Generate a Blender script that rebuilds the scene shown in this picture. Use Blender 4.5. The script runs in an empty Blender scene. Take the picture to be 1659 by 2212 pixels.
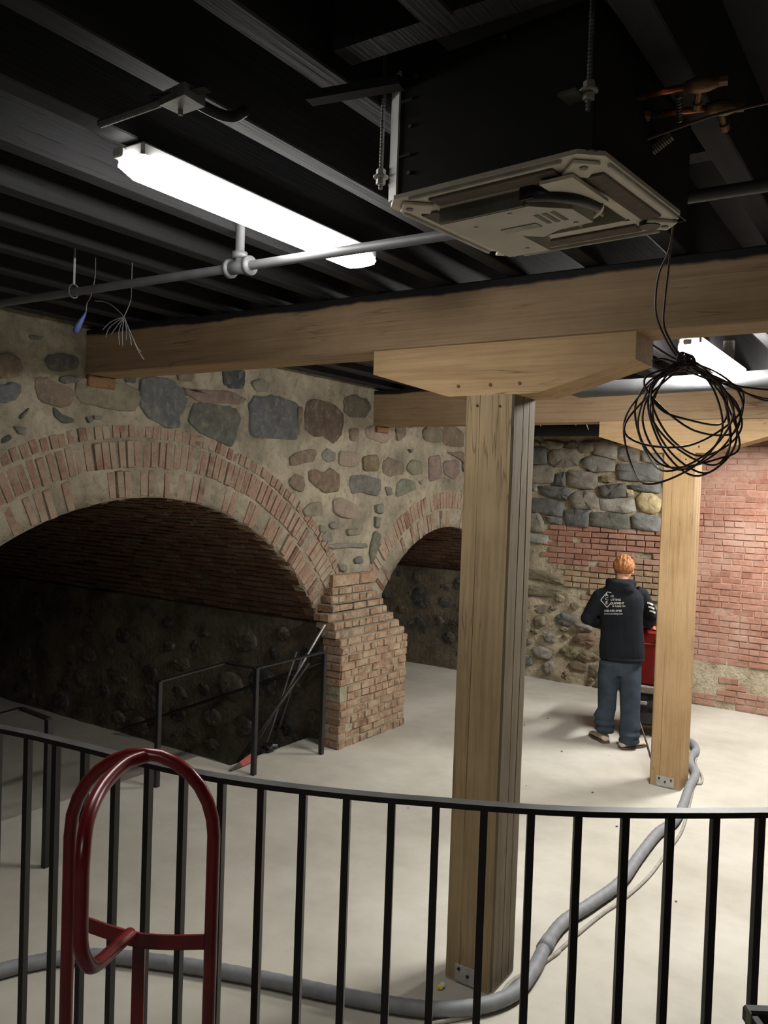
import bpy, bmesh, math, random
import numpy as np
from mathutils import Vector, Matrix, noise as mnoise
from mathutils.bvhtree import BVHTree

R = random.Random(7)
SC = bpy.context.scene
COL = SC.collection

# ------------------------------------------------------------------ camera
CAM_F, CAM_YAW, CAM_PITCH, CAM_ROLL, CAM_H = 1789.03, 0.59116, -0.02594, 0.03456, 2.21
def cam_axes():
    y, p, r = CAM_YAW, CAM_PITCH, CAM_ROLL
    f0 = Vector((-math.sin(y), math.cos(y), 0)); r0 = Vector((math.cos(y), math.sin(y), 0)); u0 = Vector((0, 0, 1))
    f = f0 * math.cos(p) + u0 * math.sin(p); u = -f0 * math.sin(p) + u0 * math.cos(p)
    return r0 * math.cos(r) + u * math.sin(r), -r0 * math.sin(r) + u * math.cos(r), f
CR, CU, CF = cam_axes()
CO = Vector((0, 0, CAM_H))
cam_data = bpy.data.cameras.new('camera')
cam_data.sensor_fit = 'VERTICAL'; cam_data.sensor_height = 36.0; cam_data.lens = 36.0 * CAM_F / 2212.0
cam_data.clip_start = 0.05; cam_data.clip_end = 60
cam = bpy.data.objects.new('camera', cam_data)
cam.matrix_world = Matrix(((CR.x, CU.x, -CF.x, CO.x), (CR.y, CU.y, -CF.y, CO.y), (CR.z, CU.z, -CF.z, CO.z), (0, 0, 0, 1)))
COL.objects.link(cam); SC.camera = cam

# ------------------------------------------------------------------ world, exposure
world = bpy.data.worlds.new('world'); SC.world = world; world.use_nodes = True
world.node_tree.nodes['Background'].inputs[0].default_value = (0.55, 0.6, 0.7, 1)
world.node_tree.nodes['Background'].inputs[1].default_value = 0.0
SC.view_settings.view_transform = 'Standard'; SC.view_settings.look = 'None'
SC.view_settings.gamma = 1.0; SC.view_settings.use_curve_mapping = False
SC.view_settings.exposure = 0.0
SC.cycles.max_bounces = 4; SC.cycles.diffuse_bounces = 4; SC.cycles.glossy_bounces = 2
SC.cycles.caustics_reflective = False; SC.cycles.caustics_refractive = False
SC.cycles.use_adaptive_sampling = True; SC.cycles.adaptive_threshold = 0.025
SC.cycles.sample_clamp_indirect = 6.0
LAMP = 190.0            # radiance of the lamp lenses

# pixel of the 1659x2212 frame -> point on a real plane of the room
def ray(x, y): return CF + CR * ((x - 829.5) / CAM_F) + CU * ((1106 - y) / CAM_F)
def on_x(x, y, X): d = ray(x, y); return CO + d * (X / d.x)
def on_y(x, y, Y): d = ray(x, y); return CO + d * (Y / d.y)
def on_z(x, y, Z): d = ray(x, y); return CO + d * ((Z - CAM_H) / d.z)
def at_d(x, y, t): return CO + ray(x, y) * t

# ------------------------------------------------------------------ materials
def lin(c):
    return tuple(((v / 255) / 12.92 if v / 255 <= .04045 else ((v / 255 + .055) / 1.055) ** 2.4) for v in c)
def nodes_of(name):
    m = bpy.data.materials.new(name); m.use_nodes = True
    nt = m.node_tree; return m, nt, nt.nodes, nt.links, nt.nodes['Principled BSDF']
def pos_node(N, L, scale=(1, 1, 1), rot=(0, 0, 0)):
    g = N.new('ShaderNodeNewGeometry'); mp = N.new('ShaderNodeMapping')
    mp.inputs['Scale'].default_value = scale; mp.inputs['Rotation'].default_value = rot
    L.new(g.outputs['Position'], mp.inputs['Vector']); return mp.outputs['Vector']
def noise_node(N, L, vec, scale, detail=4, rough=.55):
    n = N.new('ShaderNodeTexNoise'); n.inputs['Scale'].default_value = scale
    n.inputs['Detail'].default_value = min(detail, 4); n.inputs['Roughness'].default_value = rough
    L.new(vec, n.inputs['Vector']); return n.outputs['Fac']
def ramp(N, L, fac, stops):
    r = N.new('ShaderNodeValToRGB'); e = r.color_ramp.elements
    while len(e) < len(stops): e.new(.5)
    for el, (p, c) in zip(e, stops):
        el.position = p; el.color = (*c, 1) if len(c) == 3 else c
    L.new(fac, r.inputs['Fac']); return r.outputs['Color']
def mixc(N, L, fac, a, b, mode='MIX'):
    m = N.new('ShaderNodeMix'); m.data_type = 'RGBA'; m.blend_type = mode
    for sock, v in ((m.inputs[0], fac), (m.inputs[6], a), (m.inputs[7], b)):
        if isinstance(v, (int, float)): sock.default_value = v
        elif isinstance(v, tuple): sock.default_value = (*v[:3], 1)
        else: L.new(v, sock)
    return m.outputs[2]
def mathn(N, L, op, a, b=0.0):
    m = N.new('ShaderNodeMath'); m.operation = op
    for s, v in zip(m.inputs, (a, b)):
        if isinstance(v, (int, float)): s.default_value = v
        else: L.new(v, s)
    return m.outputs[0]
def bump(N, L, B, h, strength=.4, dist=.01):
    b = N.new('ShaderNodeBump'); b.inputs['Strength'].default_value = strength; b.inputs['Distance'].default_value = dist
    L.new(h, b.inputs['Height']); L.new(b.outputs['Normal'], B.inputs['Normal'])
MATS = {}
def plain(name, col, rough=.5, metal=0.0, var=.25, scale=14, spec=None, bmp=.0, srgb=True):
    if name in MATS: return MATS[name]
    m, nt, N, L, B = nodes_of(name)
    c = lin(col) if srgb else col
    v = pos_node(N, L); f = noise_node(N, L, v, scale, 5)
    lo = tuple(x * (1 - var) for x in c); hi = tuple(min(1, x * (1 + var)) for x in c)
    L.new(ramp(N, L, f, [(.3, lo), (.7, hi)]), B.inputs['Base Color'])
    B.inputs['Roughness'].default_value = rough; B.inputs['Metallic'].default_value = metal
    if spec is not None: B.inputs['Specular IOR Level'].default_value = spec
    if bmp: bump(N, L, B, noise_node(N, L, v, scale * 6, 4), bmp, .004)
    MATS[name] = m; return m
def rand_val(N, L):
    oi = N.new('ShaderNodeObjectInfo'); g = N.new('ShaderNodeNewGeometry')
    a = mathn(N, L, 'ADD', oi.outputs['Random'], g.outputs['Random Per Island'])
    return mathn(N, L, 'FRACT', a)
def brick_mat(name, cols, smear, smear_amt=.5, smear_scale=6.0, rough=.9):
    """cols: sRGB tones picked per brick, smear: lime wiped over the faces in patches"""
    if name in MATS: return MATS[name]
    m, nt, N, L, B = nodes_of(name)
    rv = rand_val(N, L)
    k = len(cols)
    r = ramp(N, L, rv, [(i / (k - 1), lin(c)) for i, c in enumerate(cols)])
    v = pos_node(N, L)
    f1 = noise_node(N, L, v, 28, 6, .65)
    c1 = mixc(N, L, 1.0, r, ramp(N, L, f1, [(.25, (.62, .6, .58)), (.75, (1.15, 1.12, 1.1))]), 'MULTIPLY')
    f2 = noise_node(N, L, v, smear_scale, 6, .7)
    msk = ramp(N, L, f2, [(.62 - .3 * smear_amt, (0, 0, 0)), (.82 - .3 * smear_amt, (.85, .85, .85))])
    L.new(mixc(N, L, msk, c1, lin(smear)), B.inputs['Base Color'])
    B.inputs['Roughness'].default_value = rough; B.inputs['Specular IOR Level'].default_value = .2
    bump(N, L, B, noise_node(N, L, v, 60, 6, .7), .55, .008)
    MATS[name] = m; return m
def mortar_mat(name, a, b, c, scale=3.0, bstr=.8):
    if name in MATS: return MATS[name]
    m, nt, N, L, B = nodes_of(name)
    v = pos_node(N, L)
    f1 = noise_node(N, L, v, scale, 8, .65); f2 = noise_node(N, L, v, scale * 7, 6, .7)
    col = ramp(N, L, f1, [(.3, lin(a)), (.5, lin(b)), (.72, lin(c))])
    col = mixc(N, L, 1.0, col, ramp(N, L, f2, [(.25, (.6, .58, .55)), (.5, (1, 1, 1)), (.8, (1.12, 1.1, 1.08))]), 'MULTIPLY')
    L.new(col, B.inputs['Base Color']); B.inputs['Roughness'].default_value = .95; B.inputs['Specular IOR Level'].default_value = .15
    h = mathn(N, L, 'ADD', noise_node(N, L, v, 22, 8, .7), mathn(N, L, 'MULTIPLY', f2, .8))
    bump(N, L, B, h, bstr, .02)
    MATS[name] = m; return m
def stone_mat(col, dusty=.5):
    key = 'stone_%d_%d_%d' % col
    if key in MATS: return MATS[key]
    m, nt, N, L, B = nodes_of(key)
    c = lin(col); v = pos_node(N, L)
    f = noise_node(N, L, v, 9, 8, .7)
    lo = tuple(x * .68 for x in c); hi = tuple(x * 1.3 for x in c)
    base = ramp(N, L, f, [(.28, lo), (.5, c), (.74, hi)])
    f2 = noise_node(N, L, v, 16, 7, .75)
    base = mixc(N, L, ramp(N, L, f2, [(.5, (0, 0, 0)), (.72, (dusty,) * 3)]), base, lin((150, 141, 124)))
    L.new(base, B.inputs['Base Color']); B.inputs['Roughness'].default_value = .85; B.inputs['Specular IOR Level'].default_value = .25
    bump(N, L, B, noise_node(N, L, v, 26, 8, .72), .7, .02)
    MATS[key] = m; return m
def wood_mat(name, axis, a, b, dark, overspray=False, strain=1.0):
    """sawn timber with the grain running along axis 0/1/2"""
    if name in MATS: return MATS[name]
    m, nt, N, L, B = nodes_of(name)
    sc = [9, 9, 9]; sc[axis] = .55
    v = pos_node(N, L, tuple(sc))
    f = noise_node(N, L, v, 2.6, 8, .62)
    col = ramp(N, L, f, [(.28, lin(b)), (.48, lin(a)), (.62, lin(a)), (.8, lin(b))])
    sc2 = [60, 60, 60]; sc2[axis] = 1.3
    g = noise_node(N, L, pos_node(N, L, tuple(sc2)), 1.0, 6, .7)
    col = mixc(N, L, 1.0, col, ramp(N, L, g, [(.3, (.78, .76, .74)), (.55, (1, 1, 1)), (.8, (1.06, 1.05, 1.04))]), 'MULTIPLY')
    sc3 = [7, 7, 7]; sc3[axis] = .42
    k = noise_node(N, L, pos_node(N, L, tuple(sc3)), 2.2, 3, .5)
    crack = ramp(N, L, k, [(.488, (0, 0, 0)), (.4985, (.55 * strain,) * 3), (.5015, (.55 * strain,) * 3), (.512, (0, 0, 0))])
    gate = ramp(N, L, noise_node(N, L, pos_node(N, L), 1.6, 3), [(.5, (0, 0, 0)), (.62, (1, 1, 1))])
    cm = mixc(N, L, 1.0, crack, gate, 'MULTIPLY')
    col = mixc(N, L, cm, col, lin(dark))
    stain = noise_node(N, L, pos_node(N, L), 2.3, 6, .65)
    col = mixc(N, L, 1.0, col, ramp(N, L, stain, [(.3, (.84, .82, .80)), (.6, (1.02, 1.02, 1.02))]), 'MULTIPLY')
    if overspray:
        g2 = N.new('ShaderNodeNewGeometry'); sx = N.new('ShaderNodeSeparateXYZ'); L.new(g2.outputs['Position'], sx.inputs[0])
        edge = mathn(N, L, 'ADD', sx.outputs['Z'], mathn(N, L, 'MULTIPLY', noise_node(N, L, pos_node(N, L), 3.2, 5), .05))
        blk = ramp(N, L, mathn(N, L, 'SUBTRACT', edge, 2.64), [(.494, (0, 0, 0)), (.506, (1, 1, 1))])
        col = mixc(N, L, blk, col, lin((26, 26, 27)))
    L.new(col, B.inputs['Base Color']); B.inputs['Roughness'].default_value = .78; B.inputs['Specular IOR Level'].default_value = .25
    bump(N, L, B, mathn(N, L, 'SUBTRACT', g, mathn(N, L, 'MULTIPLY', cm, 1.5)), .35, .006)
    MATS[name] = m; return m

M_BLACK = plain('black_ceiling_paint', (36, 37, 39), .75, var=.2, scale=6, spec=.25)
M_STEEL_BLACK = plain('black_painted_steel', (26, 26, 26), .42, .0, .3, 30, spec=.5)
M_RAILTOP = plain('worn_highlight_steel', (72, 72, 71), .48, .1, .4, 12, spec=.5)  # worn steel, with the rail's top highlight painted in as a lighter grey
M_RED = plain('red_enamel', (112, 24, 30), .28, .0, .3, 10, spec=.55)
M_GALV = plain('galvanised_steel', (178, 178, 174), .5, .2, .15, 16)
M_DULLSTEEL = plain('dull_steel', (120, 120, 118), .5, .5, .25, 18)
M_PIPE = plain('grey_painted_pipe', (92, 93, 95), .55, .1, .15, 12)
M_HOSE = plain('grey_vacuum_hose', (126, 128, 132), .6, 0, .16, 20)
M_CABLE = plain('brown_black_cable', (76, 62, 57), .45, 0, .25, 20)
M_DUSTCABLE = plain('dusty_grey_cable', (150, 146, 136), .7, 0, .2, 20)

# ------------------------------------------------------------------ mesh helpers
def link(name, me, mat=None, parent=None, smooth=False):
    o = bpy.data.objects.new(name, me); COL.objects.link(o)
    if mat is not None and not me.materials: me.materials.append(mat)
    if parent is not None: o.parent = parent
    if smooth:
        for p in me.polygons: p.use_smooth = True
    return o
def mesh(name, verts, faces, mat=None, parent=None, smooth=False):
    me = bpy.data.meshes.new(name); me.from_pydata([tuple(v) for v in verts], [], faces); me.update()
    return link(name, me, mat, parent, smooth)
def tag(o, label=None, cat=None, group=None, kind=None):
    if label: o['label'] = label
    if cat: o['category'] = cat
    if group: o['group'] = group
    if kind: o['kind'] = kind
    return o
def empty(name, loc=(0, 0, 0)):
    o = bpy.data.objects.new(name, None); o.location = loc; o.empty_display_size = .1; COL.objects.link(o); return o
def under(parent, *objs):
    """parent keeps the world place of the child meshes (child vertices are in world metres)"""
    for o in objs:
        o.parent = parent
        o.matrix_parent_inverse = Matrix.Translation(parent.location).inverted()
class MB:
    """collects pieces of ONE part"""
    def __init__(s): s.v = []; s.f = []
    def add(s, v, f):
        b = len(s.v); s.v += [Vector(p) for p in v]; s.f += [tuple(i + b for i in q) for q in f]; return s
    def box(s, a, b, M=None, bev=0.0):
        x0, y0, z0 = a; x1, y1, z1 = b
        if bev > 0:
            vv = []
            for X, Y, Z, sx, sy, sz in [(x, y, z, i, j, k) for x, i in ((x0, 1), (x1, -1)) for y, j in ((y0, 1), (y1, -1)) for z, k in ((z0, 1), (z1, -1))]:
                vv += [(X, Y + sy * bev, Z + sz * bev), (X + sx * bev, Y, Z + sz * bev), (X + sx * bev, Y + sy * bev, Z)]
            bm = bmesh.new()
            for p in vv: bm.verts.new(p)
            bmesh.ops.convex_hull(bm, input=bm.verts)
            bm.verts.index_update()
            v = [p.co.copy() for p in bm.verts]; f = [[q.index for q in fc.verts] for fc in bm.faces]; bm.free()
        else:
            v = [Vector(p) for p in ((x0, y0, z0), (x1, y0, z0), (x1, y1, z0), (x0, y1, z0), (x0, y0, z1), (x1, y0, z1), (x1, y1, z1), (x0, y1, z1))]
            f = [(3, 2, 1, 0), (4, 5, 6, 7), (0, 1, 5, 4), (1, 2, 6, 5), (2, 3, 7, 6), (3, 0, 4, 7)]
        if M is not None: v = [M @ p for p in v]
        return s.add(v, f)
    def prism(s, pts, z0, z1, M=None):
        n = len(pts); v = [Vector((x, y, z0)) for x, y in pts] + [Vector((x, y, z1)) for x, y in pts]
        if M is not None: v = [M @ p for p in v]
        f = [tuple(range(n))[::-1], tuple(range(n, 2 * n))] + [(i, (i + 1) % n, n + (i + 1) % n, n + i) for i in range(n)]
        return s.add(v, f)
    def tube(s, pts, r, n=8, cap=True, closed=False, squash=None):
        v, f = tube_geo(pts, r, n, cap, closed, squash); return s.add(v, f)
    def build(s, name, mat, parent=None, smooth=False):
        o = mesh(name, s.v, s.f, mat, None, smooth)
        if parent is not None: under(parent, o)
        return o
def tube_geo(pts, r, n=8, cap=True, closed=False, squash=None):
    pts = [Vector(p) for p in pts]; m = len(pts)
    rr = r if isinstance(r, (list, tuple)) else [r] * m
    T = []
    for i in range(m):
        a = pts[(i - 1) % m] if (closed or i > 0) else pts[i]
        b = pts[(i + 1) % m] if (closed or i < m - 1) else pts[i]
        d = b - a; T.append(d.normalized() if d.length > 1e-9 else Vector((0, 0, 1)))
    ref = Vector((0, 0, 1)) if abs(T[0].z) < .9 else Vector((0, 1, 0))
    u = (ref - T[0] * ref.dot(T[0])).normalized()
    V = []; F = []
    for i in range(m):
        u = (u - T[i] * u.dot(T[i]))
        if u.length < 1e-6: u = T[i].orthogonal()
        u.normalize(); w = T[i].cross(u)
        ri = rr[i]; ra, rb = ri if isinstance(ri, (tuple, list)) else (ri, ri)
        for k in range(n):
            a = 2 * math.pi * k / n
            V.append(pts[i] + u * (math.cos(a) * ra) + w * (math.sin(a) * rb))
    for i in range(m if closed else m - 1):
        j = (i + 1) % m
        for k in range(n):
            F.append((i * n + k, i * n + (k + 1) % n, j * n + (k + 1) % n, j * n + k))
    if cap and not closed:
        F.append(tuple(range(n))[::-1]); F.append(tuple(range((m - 1) * n, m * n)))
    return V, F
def spline(pts, per=6, closed=False):
    P = [Vector(p) for p in pts]; n = len(P); out = []
    for i in range(n if closed else n - 1):
        p0 = P[(i - 1) % n] if (closed or i > 0) else P[0]; p1 = P[i]; p2 = P[(i + 1) % n]
        p3 = P[(i + 2) % n] if (closed or i + 2 < n) else P[-1]
        for k in range(per):
            t = k / per
            out.append(.5 * ((2 * p1) + (p2 - p0) * t + (2 * p0 - 5 * p1 + 4 * p2 - p3) * t * t + (3 * p1 - p0 - 3 * p2 + p3) * t ** 3))
    if not closed: out.append(P[-1])
    return out
def bar(a, b, w, h, up=(0, 0, 1)):
    """square bar from a to b, matrix-free"""
    a, b = Vector(a), Vector(b); d = (b - a).normalized(); up = Vector(up)
    if abs(d.dot(up)) > .98: up = Vector((0, 1, 0))
    s = d.cross(up).normalized() * (w / 2); t = s.normalized().cross(d) * (h / 2)
    v = [a - s - t, a + s - t, a + s + t, a - s + t, b - s - t, b + s - t, b + s + t, b - s + t]
    return v, [(3, 2, 1, 0), (4, 5, 6, 7), (0, 1, 5, 4), (1, 2, 6, 5), (2, 3, 7, 6), (3, 0, 4, 7)]

# bricks: a chamfered, slightly broken box; unit size, front at w=0 and body towards w=-1
def brick_template(seed, cu, cv, jag=.06):
    r = random.Random(seed); v = []
    j = lambda s: r.uniform(-s, s)
    for (u, w) in ((-.5, -.5), (.5, -.5), (.5, .5), (-.5, .5)):
        v.append((u * (1 - 2 * cu) + j(cu * .6), w * (1 - 2 * cv) + j(cv * .7), j(.03)))
    for (u, w) in ((-.5, -.5), (.5, -.5), (.5, .5), (-.5, .5)):
        v.append((u + j(cu * .5), w + j(cv * .7), -.14 + j(.05)))
    for (u, w) in ((-.5, -.5), (.5, -.5), (.5, .5), (-.5, .5)):
        v.append((u, w, -1))
    f = [(0, 1, 2, 3)] + [(i, 4 + i, 4 + (i + 1) % 4, (i + 1) % 4) for i in range(4)] + [(4 + i, 8 + i, 8 + (i + 1) % 4, 4 + (i + 1) % 4) for i in range(4)]
    return v, f
TEMPL = [brick_template(100 + i, .03, .075) for i in range(12)]
class Bricks:
    """alike bricks of one wall: `limit` nearest ones as objects that share mesh data, the rest one joined part"""
    def __init__(s, mat, parent): s.mat = mat; s.parent = parent; s.items = []; s.me = []
    def put(s, M): s.items.append((M, R.randrange(len(TEMPL))))
    def build(s, limit=290, name='brick', rest='brick_mass', key=None):
        for i, (v, f) in enumerate(TEMPL):
            me = bpy.data.meshes.new(name); me.from_pydata(v, [], f); me.materials.append(s.mat); s.me.append(me)
        key = key or (lambda p: (p - CO).length)
        it = sorted(s.items, key=lambda q: key(q[0].translation))
        pm = s.parent.matrix_world.inverted() if s.parent else Matrix()
        pm = Matrix.Translation(s.parent.location).inverted()
        for M, k in it[:limit]:
            o = bpy.data.objects.new(name, s.me[k]); COL.objects.link(o); o.parent = s.parent
            o.matrix_basis = pm @ M
        if it[limit:]:
            mb = MB()
            for M, k in it[limit:]:
                v, f = TEMPL[k]; mb.add([M @ Vector(p) for p in v], f)
            o = mb.build(rest, s.mat, s.parent); o['kind'] = 'stuff'
def frame(c, u, v, w, su, sv, sw):
    """matrix with axes u,v,w scaled, origin c"""
    u, v, w = u * su, v * sv, w * sw
    return Matrix(((u.x, v.x, w.x, c[0]), (u.y, v.y, w.y, c[1]), (u.z, v.z, w.z, c[2]), (0, 0, 0, 1)))

def stone(pts, to3, n, mat, parent, proud=.02, seed=0, rough=.012, cut=.15, grow=1.0):
    """pts: 2-D outline on the wall, to3 maps it to the wall plane, n: wall normal (out of the wall)"""
    r = random.Random(seed)
    P = [Vector(p) for p in pts]; c = sum(P, Vector((0, 0))) / len(P)
    Q = []
    for i in range(len(P)):                        # one corner-cutting pass
        a, b = P[i], P[(i + 1) % len(P)]
        Q += [a.lerp(b, cut), a.lerp(b, .5), a.lerp(b, 1 - cut)]
    sz = max((p - c).length for p in P)
    Q = [q + Vector((r.uniform(-1, 1), r.uniform(-1, 1))) * sz * (.028 if cut > .05 else .02) for q in Q]
    k = len(Q); V = []; F = []
    tilt = Vector((r.uniform(-1, 1), r.uniform(-1, 1))) * rough
    for s, dpt, amp in ((1.03 * grow, -.07, 0), (1.0 * grow, proud * .2, .002), (.95 * grow, proud, rough * .35), (.55, proud * 1.1, rough * .8)):
        for q in Q:
            d = (q - c); p = c + d * s
            V.append(to3(p) + n * (dpt + (r.uniform(-amp, amp) + d.dot(tilt) / max(sz, .01) if amp else 0)))
    V.append(to3(c) + n * (proud * 1.2))
    for ring in range(3):
        for i in range(k):
            j = (i + 1) % k; F.append((ring * k + i, ring * k + j, (ring + 1) * k + j, (ring + 1) * k + i))
    for i in range(k): F.append((3 * k + i, 3 * k + (i + 1) % k, 4 * k))
    # face the room
    nn = (V[F[-1][1]] - V[F[-1][0]]).cross(V[F[-1][2]] - V[F[-1][0]])
    if nn.dot(n) < 0: F = [f[::-1] for f in F]
    o = mesh('stone', V, F, mat, None, True); under(parent, o) if parent.location.length else setattr(o, 'parent', parent)
    return o

# ================================================================== STRUCTURE
XW, YB = -4.51, 9.37            # arch wall plane, back wall plane
LC, LR = (3.85, -.125), 2.225   # left vault centre (Y, Z) and radius
RC, RR = (8.0, .25), 1.577      # right vault
TY, TZ = 5.72, -.45             # right-hand side wall and floor of the left vault
RTY = 9.1                       # far side wall of the right vault
JZ = 3.16                       # underside of the joists

M_MORTAR = mortar_mat('lime_mortar_left', (114, 108, 93), (146, 138, 120), (172, 163, 143), 2.4)
M_MORTAR_B = mortar_mat('lime_mortar_back', (136, 127, 108), (174, 162, 138), (198, 188, 166), 5.5, 1.0)
M_MORTAR_P = mortar_mat('pink_mortar_back', (158, 124, 108), (171, 136, 120), (176, 150, 136), 3.0, .5)
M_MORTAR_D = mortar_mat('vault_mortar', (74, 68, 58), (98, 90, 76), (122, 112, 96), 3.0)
M_BRICK_L = brick_mat('lime_smeared_brick', [(142, 116, 101), (152, 128, 112), (138, 110, 95), (150, 125, 109), (108, 82, 70), (148, 121, 105), (130, 101, 86), (154, 130, 113), (143, 117, 101)], (156, 142, 124), .6, 5.0)
M_BRICK_P = brick_mat('pier_brick', [(142, 115, 94), (154, 128, 106), (148, 120, 98), (126, 100, 82), (158, 133, 110), (144, 118, 98)], (168, 151, 126), .6, 7.0)
M_BRICK_B = brick_mat('red_back_brick', [(164, 121, 104), (170, 129, 112), (160, 115, 98), (174, 134, 117), (148, 104, 88), (166, 124, 107)], (174, 145, 130), .62, 2.2)
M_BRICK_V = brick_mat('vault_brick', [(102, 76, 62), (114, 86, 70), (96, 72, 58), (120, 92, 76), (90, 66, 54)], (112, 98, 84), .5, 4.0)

def floor_mat():
    m, nt, N, L, B = nodes_of('dusty_concrete')
    v = pos_node(N, L)
    f1 = noise_node(N, L, v, .9, 8, .62); f2 = noise_node(N, L, v, 5.5, 8, .7); f3 = noise_node(N, L, v, 45, 5, .7)
    c = ramp(N, L, f1, [(.28, lin((164, 159, 147))), (.5, lin((183, 178, 166))), (.72, lin((198, 194, 184)))])
    c = mixc(N, L, 1.0, c, ramp(N, L, f2, [(.3, (.93, .925, .915)), (.55, (1.0, 1.0, 1.0)), (.8, (1.03, 1.03, 1.03))]), 'MULTIPLY')
    sp = ramp(N, L, noise_node(N, L, v, 70, 2, .4), [(.2, (.75, .75, .75)), (.27, (1, 1, 1))])
    c = mixc(N, L, 1.0, c, sp, 'MULTIPLY')
    L.new(c, B.inputs['Base Color']); B.inputs['Roughness'].default_value = .72; B.inputs['Specular IOR Level'].default_value = .3
    bump(N, L, B, mathn(N, L, 'ADD', f2, mathn(N, L, 'MULTIPLY', f3, .4)), .18, .008)
    return m
M_FLOOR = floor_mat()

# --- floor: main slab, the sill into the left vault, one step and the lower vault floor
fl = MB()
fl.box((-4.56, -4, -.6), (6.2, 9.6, 0)); fl.box((-4.92, 1.2, -.6), (-4.56, 4.74, 0))
fl.box((-8.2, 6.5, -.6), (-4.56, 9.6, 0)); fl.box((-5.25, 1.2, -.6), (-4.92, 4.74, -.23))
fl.box((-10.2, 1.2, -.8), (-4.5, 5.9, TZ))
floor = fl.build('floor', M_FLOOR); tag(floor, 'pale dusty concrete floor of the cellar', 'floor', kind='structure')

# --- landing the railing stands on (z = LZ)
LZ = .5
RAIL = [(-2.162, 1.322), (-2.052, 1.343), (-1.945, 1.357), (-1.839, 1.369), (-1.728, 1.380), (-1.616, 1.392), (-1.508, 1.408), (-1.401, 1.431), (-1.301, 1.462),
        (-1.204, 1.498), (-1.107, 1.538), (-1.012, 1.582), (-.922, 1.628), (-.825, 1.676), (-.733, 1.726), (-.644, 1.781), (-.557, 1.842), (-.475, 1.906), (-.393, 1.972), (-.310, 2.042)]
RAIL = [(-2.60, 1.22), (-2.485, 1.252), (-2.375, 1.28), (-2.27, 1.302)] + RAIL + [(-.23, 2.112), (-.152, 2.184), (-.076, 2.258), (-.002, 2.334), (.07, 2.412)]
def extend(P, n, turn, rev=False):
    # carry the curve on beyond the frame with the same baluster spacing
    Q = P[::-1] if rev else list(P); a, b = Vector(Q[-3]), Vector(Q[-1]); d = (b - a).normalized(); p = b
    for _ in range(n):
        d = Matrix.Rotation(turn, 2) @ d; p = p + d * .106; Q.append((p.x, p.y))
    return Q[::-1] if rev else Q
RAIL = extend(extend(RAIL, 9, .02), 9, -.012, True)
def offset_path(P, d):
    out = []
    for i, p in enumerate(P):
        a = Vector(P[max(0, i - 1)]); b = Vector(P[min(len(P) - 1, i + 1)]); t = (b - a).normalized()
        out.append((p[0] - t.y * d, p[1] + t.x * d))
    return out
land = MB(); edge = offset_path(RAIL, .07)
land.prism([(edge[0][0] - .1, -3.4), (4.9, -3.4), (4.9, edge[-1][1])] + edge[::-1] + [(edge[0][0] - .1, edge[0][1])], 0.001, LZ)
lo = land.build('floor_landing', plain('landing_concrete', (150, 145, 134), .8, 0, .2, 4, bmp=.1)); tag(lo, 'raised concrete landing behind the curved railing', 'floor', kind='structure')

# --- ceiling: black deck with joists
ceil = MB().box((-4.7, -4, 3.44), (6.2, 9.6, 3.5)).build('ceiling', M_BLACK); tag(ceil, 'black painted timber joist ceiling', 'ceiling', kind='structure')
M_JOIST = wood_mat('black_painted_joist', 1, (40, 40, 42), (32, 32, 34), (14, 14, 14))
jx = -1.576 - .347 * 8
while jx < 5.0:
    spans = [(-3.9, 9.3)]
    if abs(jx + .882) < .02: spans = [(-3.9, 1.45), (2.45, 9.3)]
    for a, b in spans:
        MB().box((jx - .037, a, JZ), (jx + .037, b, 3.44), None, .004).build('joist', M_JOIST, ceil)
    jx += .347
# headers that close the joist bay round the air conditioner
for yy in (1.45, 2.38):
    MB().box((-1.15, yy, JZ + .01), (-.56, yy + .07, 3.44)).build('joist_header', M_JOIST, ceil)

# --- arch wall: mortar face with the two openings
def in_open(y, z, pad=0.0):
    if z < 1.03 and 1.96 - pad < y < 5.74 + pad: return True
    if math.hypot(y - LC[0], z - LC[1]) < LR + pad and z > .5: return True
    if z < 1.14 and 6.74 - pad < y < 9.2: return True
    return math.hypot(y - RC[0], z - RC[1]) < RR + pad and z > .5
def ring_zone(y, z):
    return (z > .95 and math.hypot(y - LC[0], z - LC[1]) < LR + .44) or (z > 1.1 and math.hypot(y - RC[0], z - RC[1]) < RR + .34)
def wall_noise(y, z, amp=.012):
    return amp * (mnoise.noise((y * 3.1, z * 3.1, 2.7)) + .6 * mnoise.noise((y * 9.7, z * 9.7, 5.1)))
wl = empty('wall_left'); tag(wl, 'rubble stone and mortar wall above the two brick arches', 'wall', kind='structure')
st = .045; ny = int((YB + .1 - .3) / st); nz = int(3.4 / st)
V = [(XW + wall_noise(.3 + i * st, j * st), .3 + i * st, j * st) for i in range(ny + 1) for j in range(nz + 1)]
Fc = [(i * (nz + 1) + j, (i + 1) * (nz + 1) + j, (i + 1) * (nz + 1) + j + 1, i * (nz + 1) + j + 1) for i in range(ny) for j in range(nz)
      if not (in_open(.3 + (i + .5) * st, (j + .5) * st, .10) or ring_zone(.3 + (i + .5) * st, (j + .5) * st))]
mesh('mortar_face', V, Fc, M_MORTAR, wl, True)
MB().box((-4.95, -4, -.5), (XW + .01, .32, 3.44)).build('mortar_return', M_MORTAR, wl)

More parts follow.
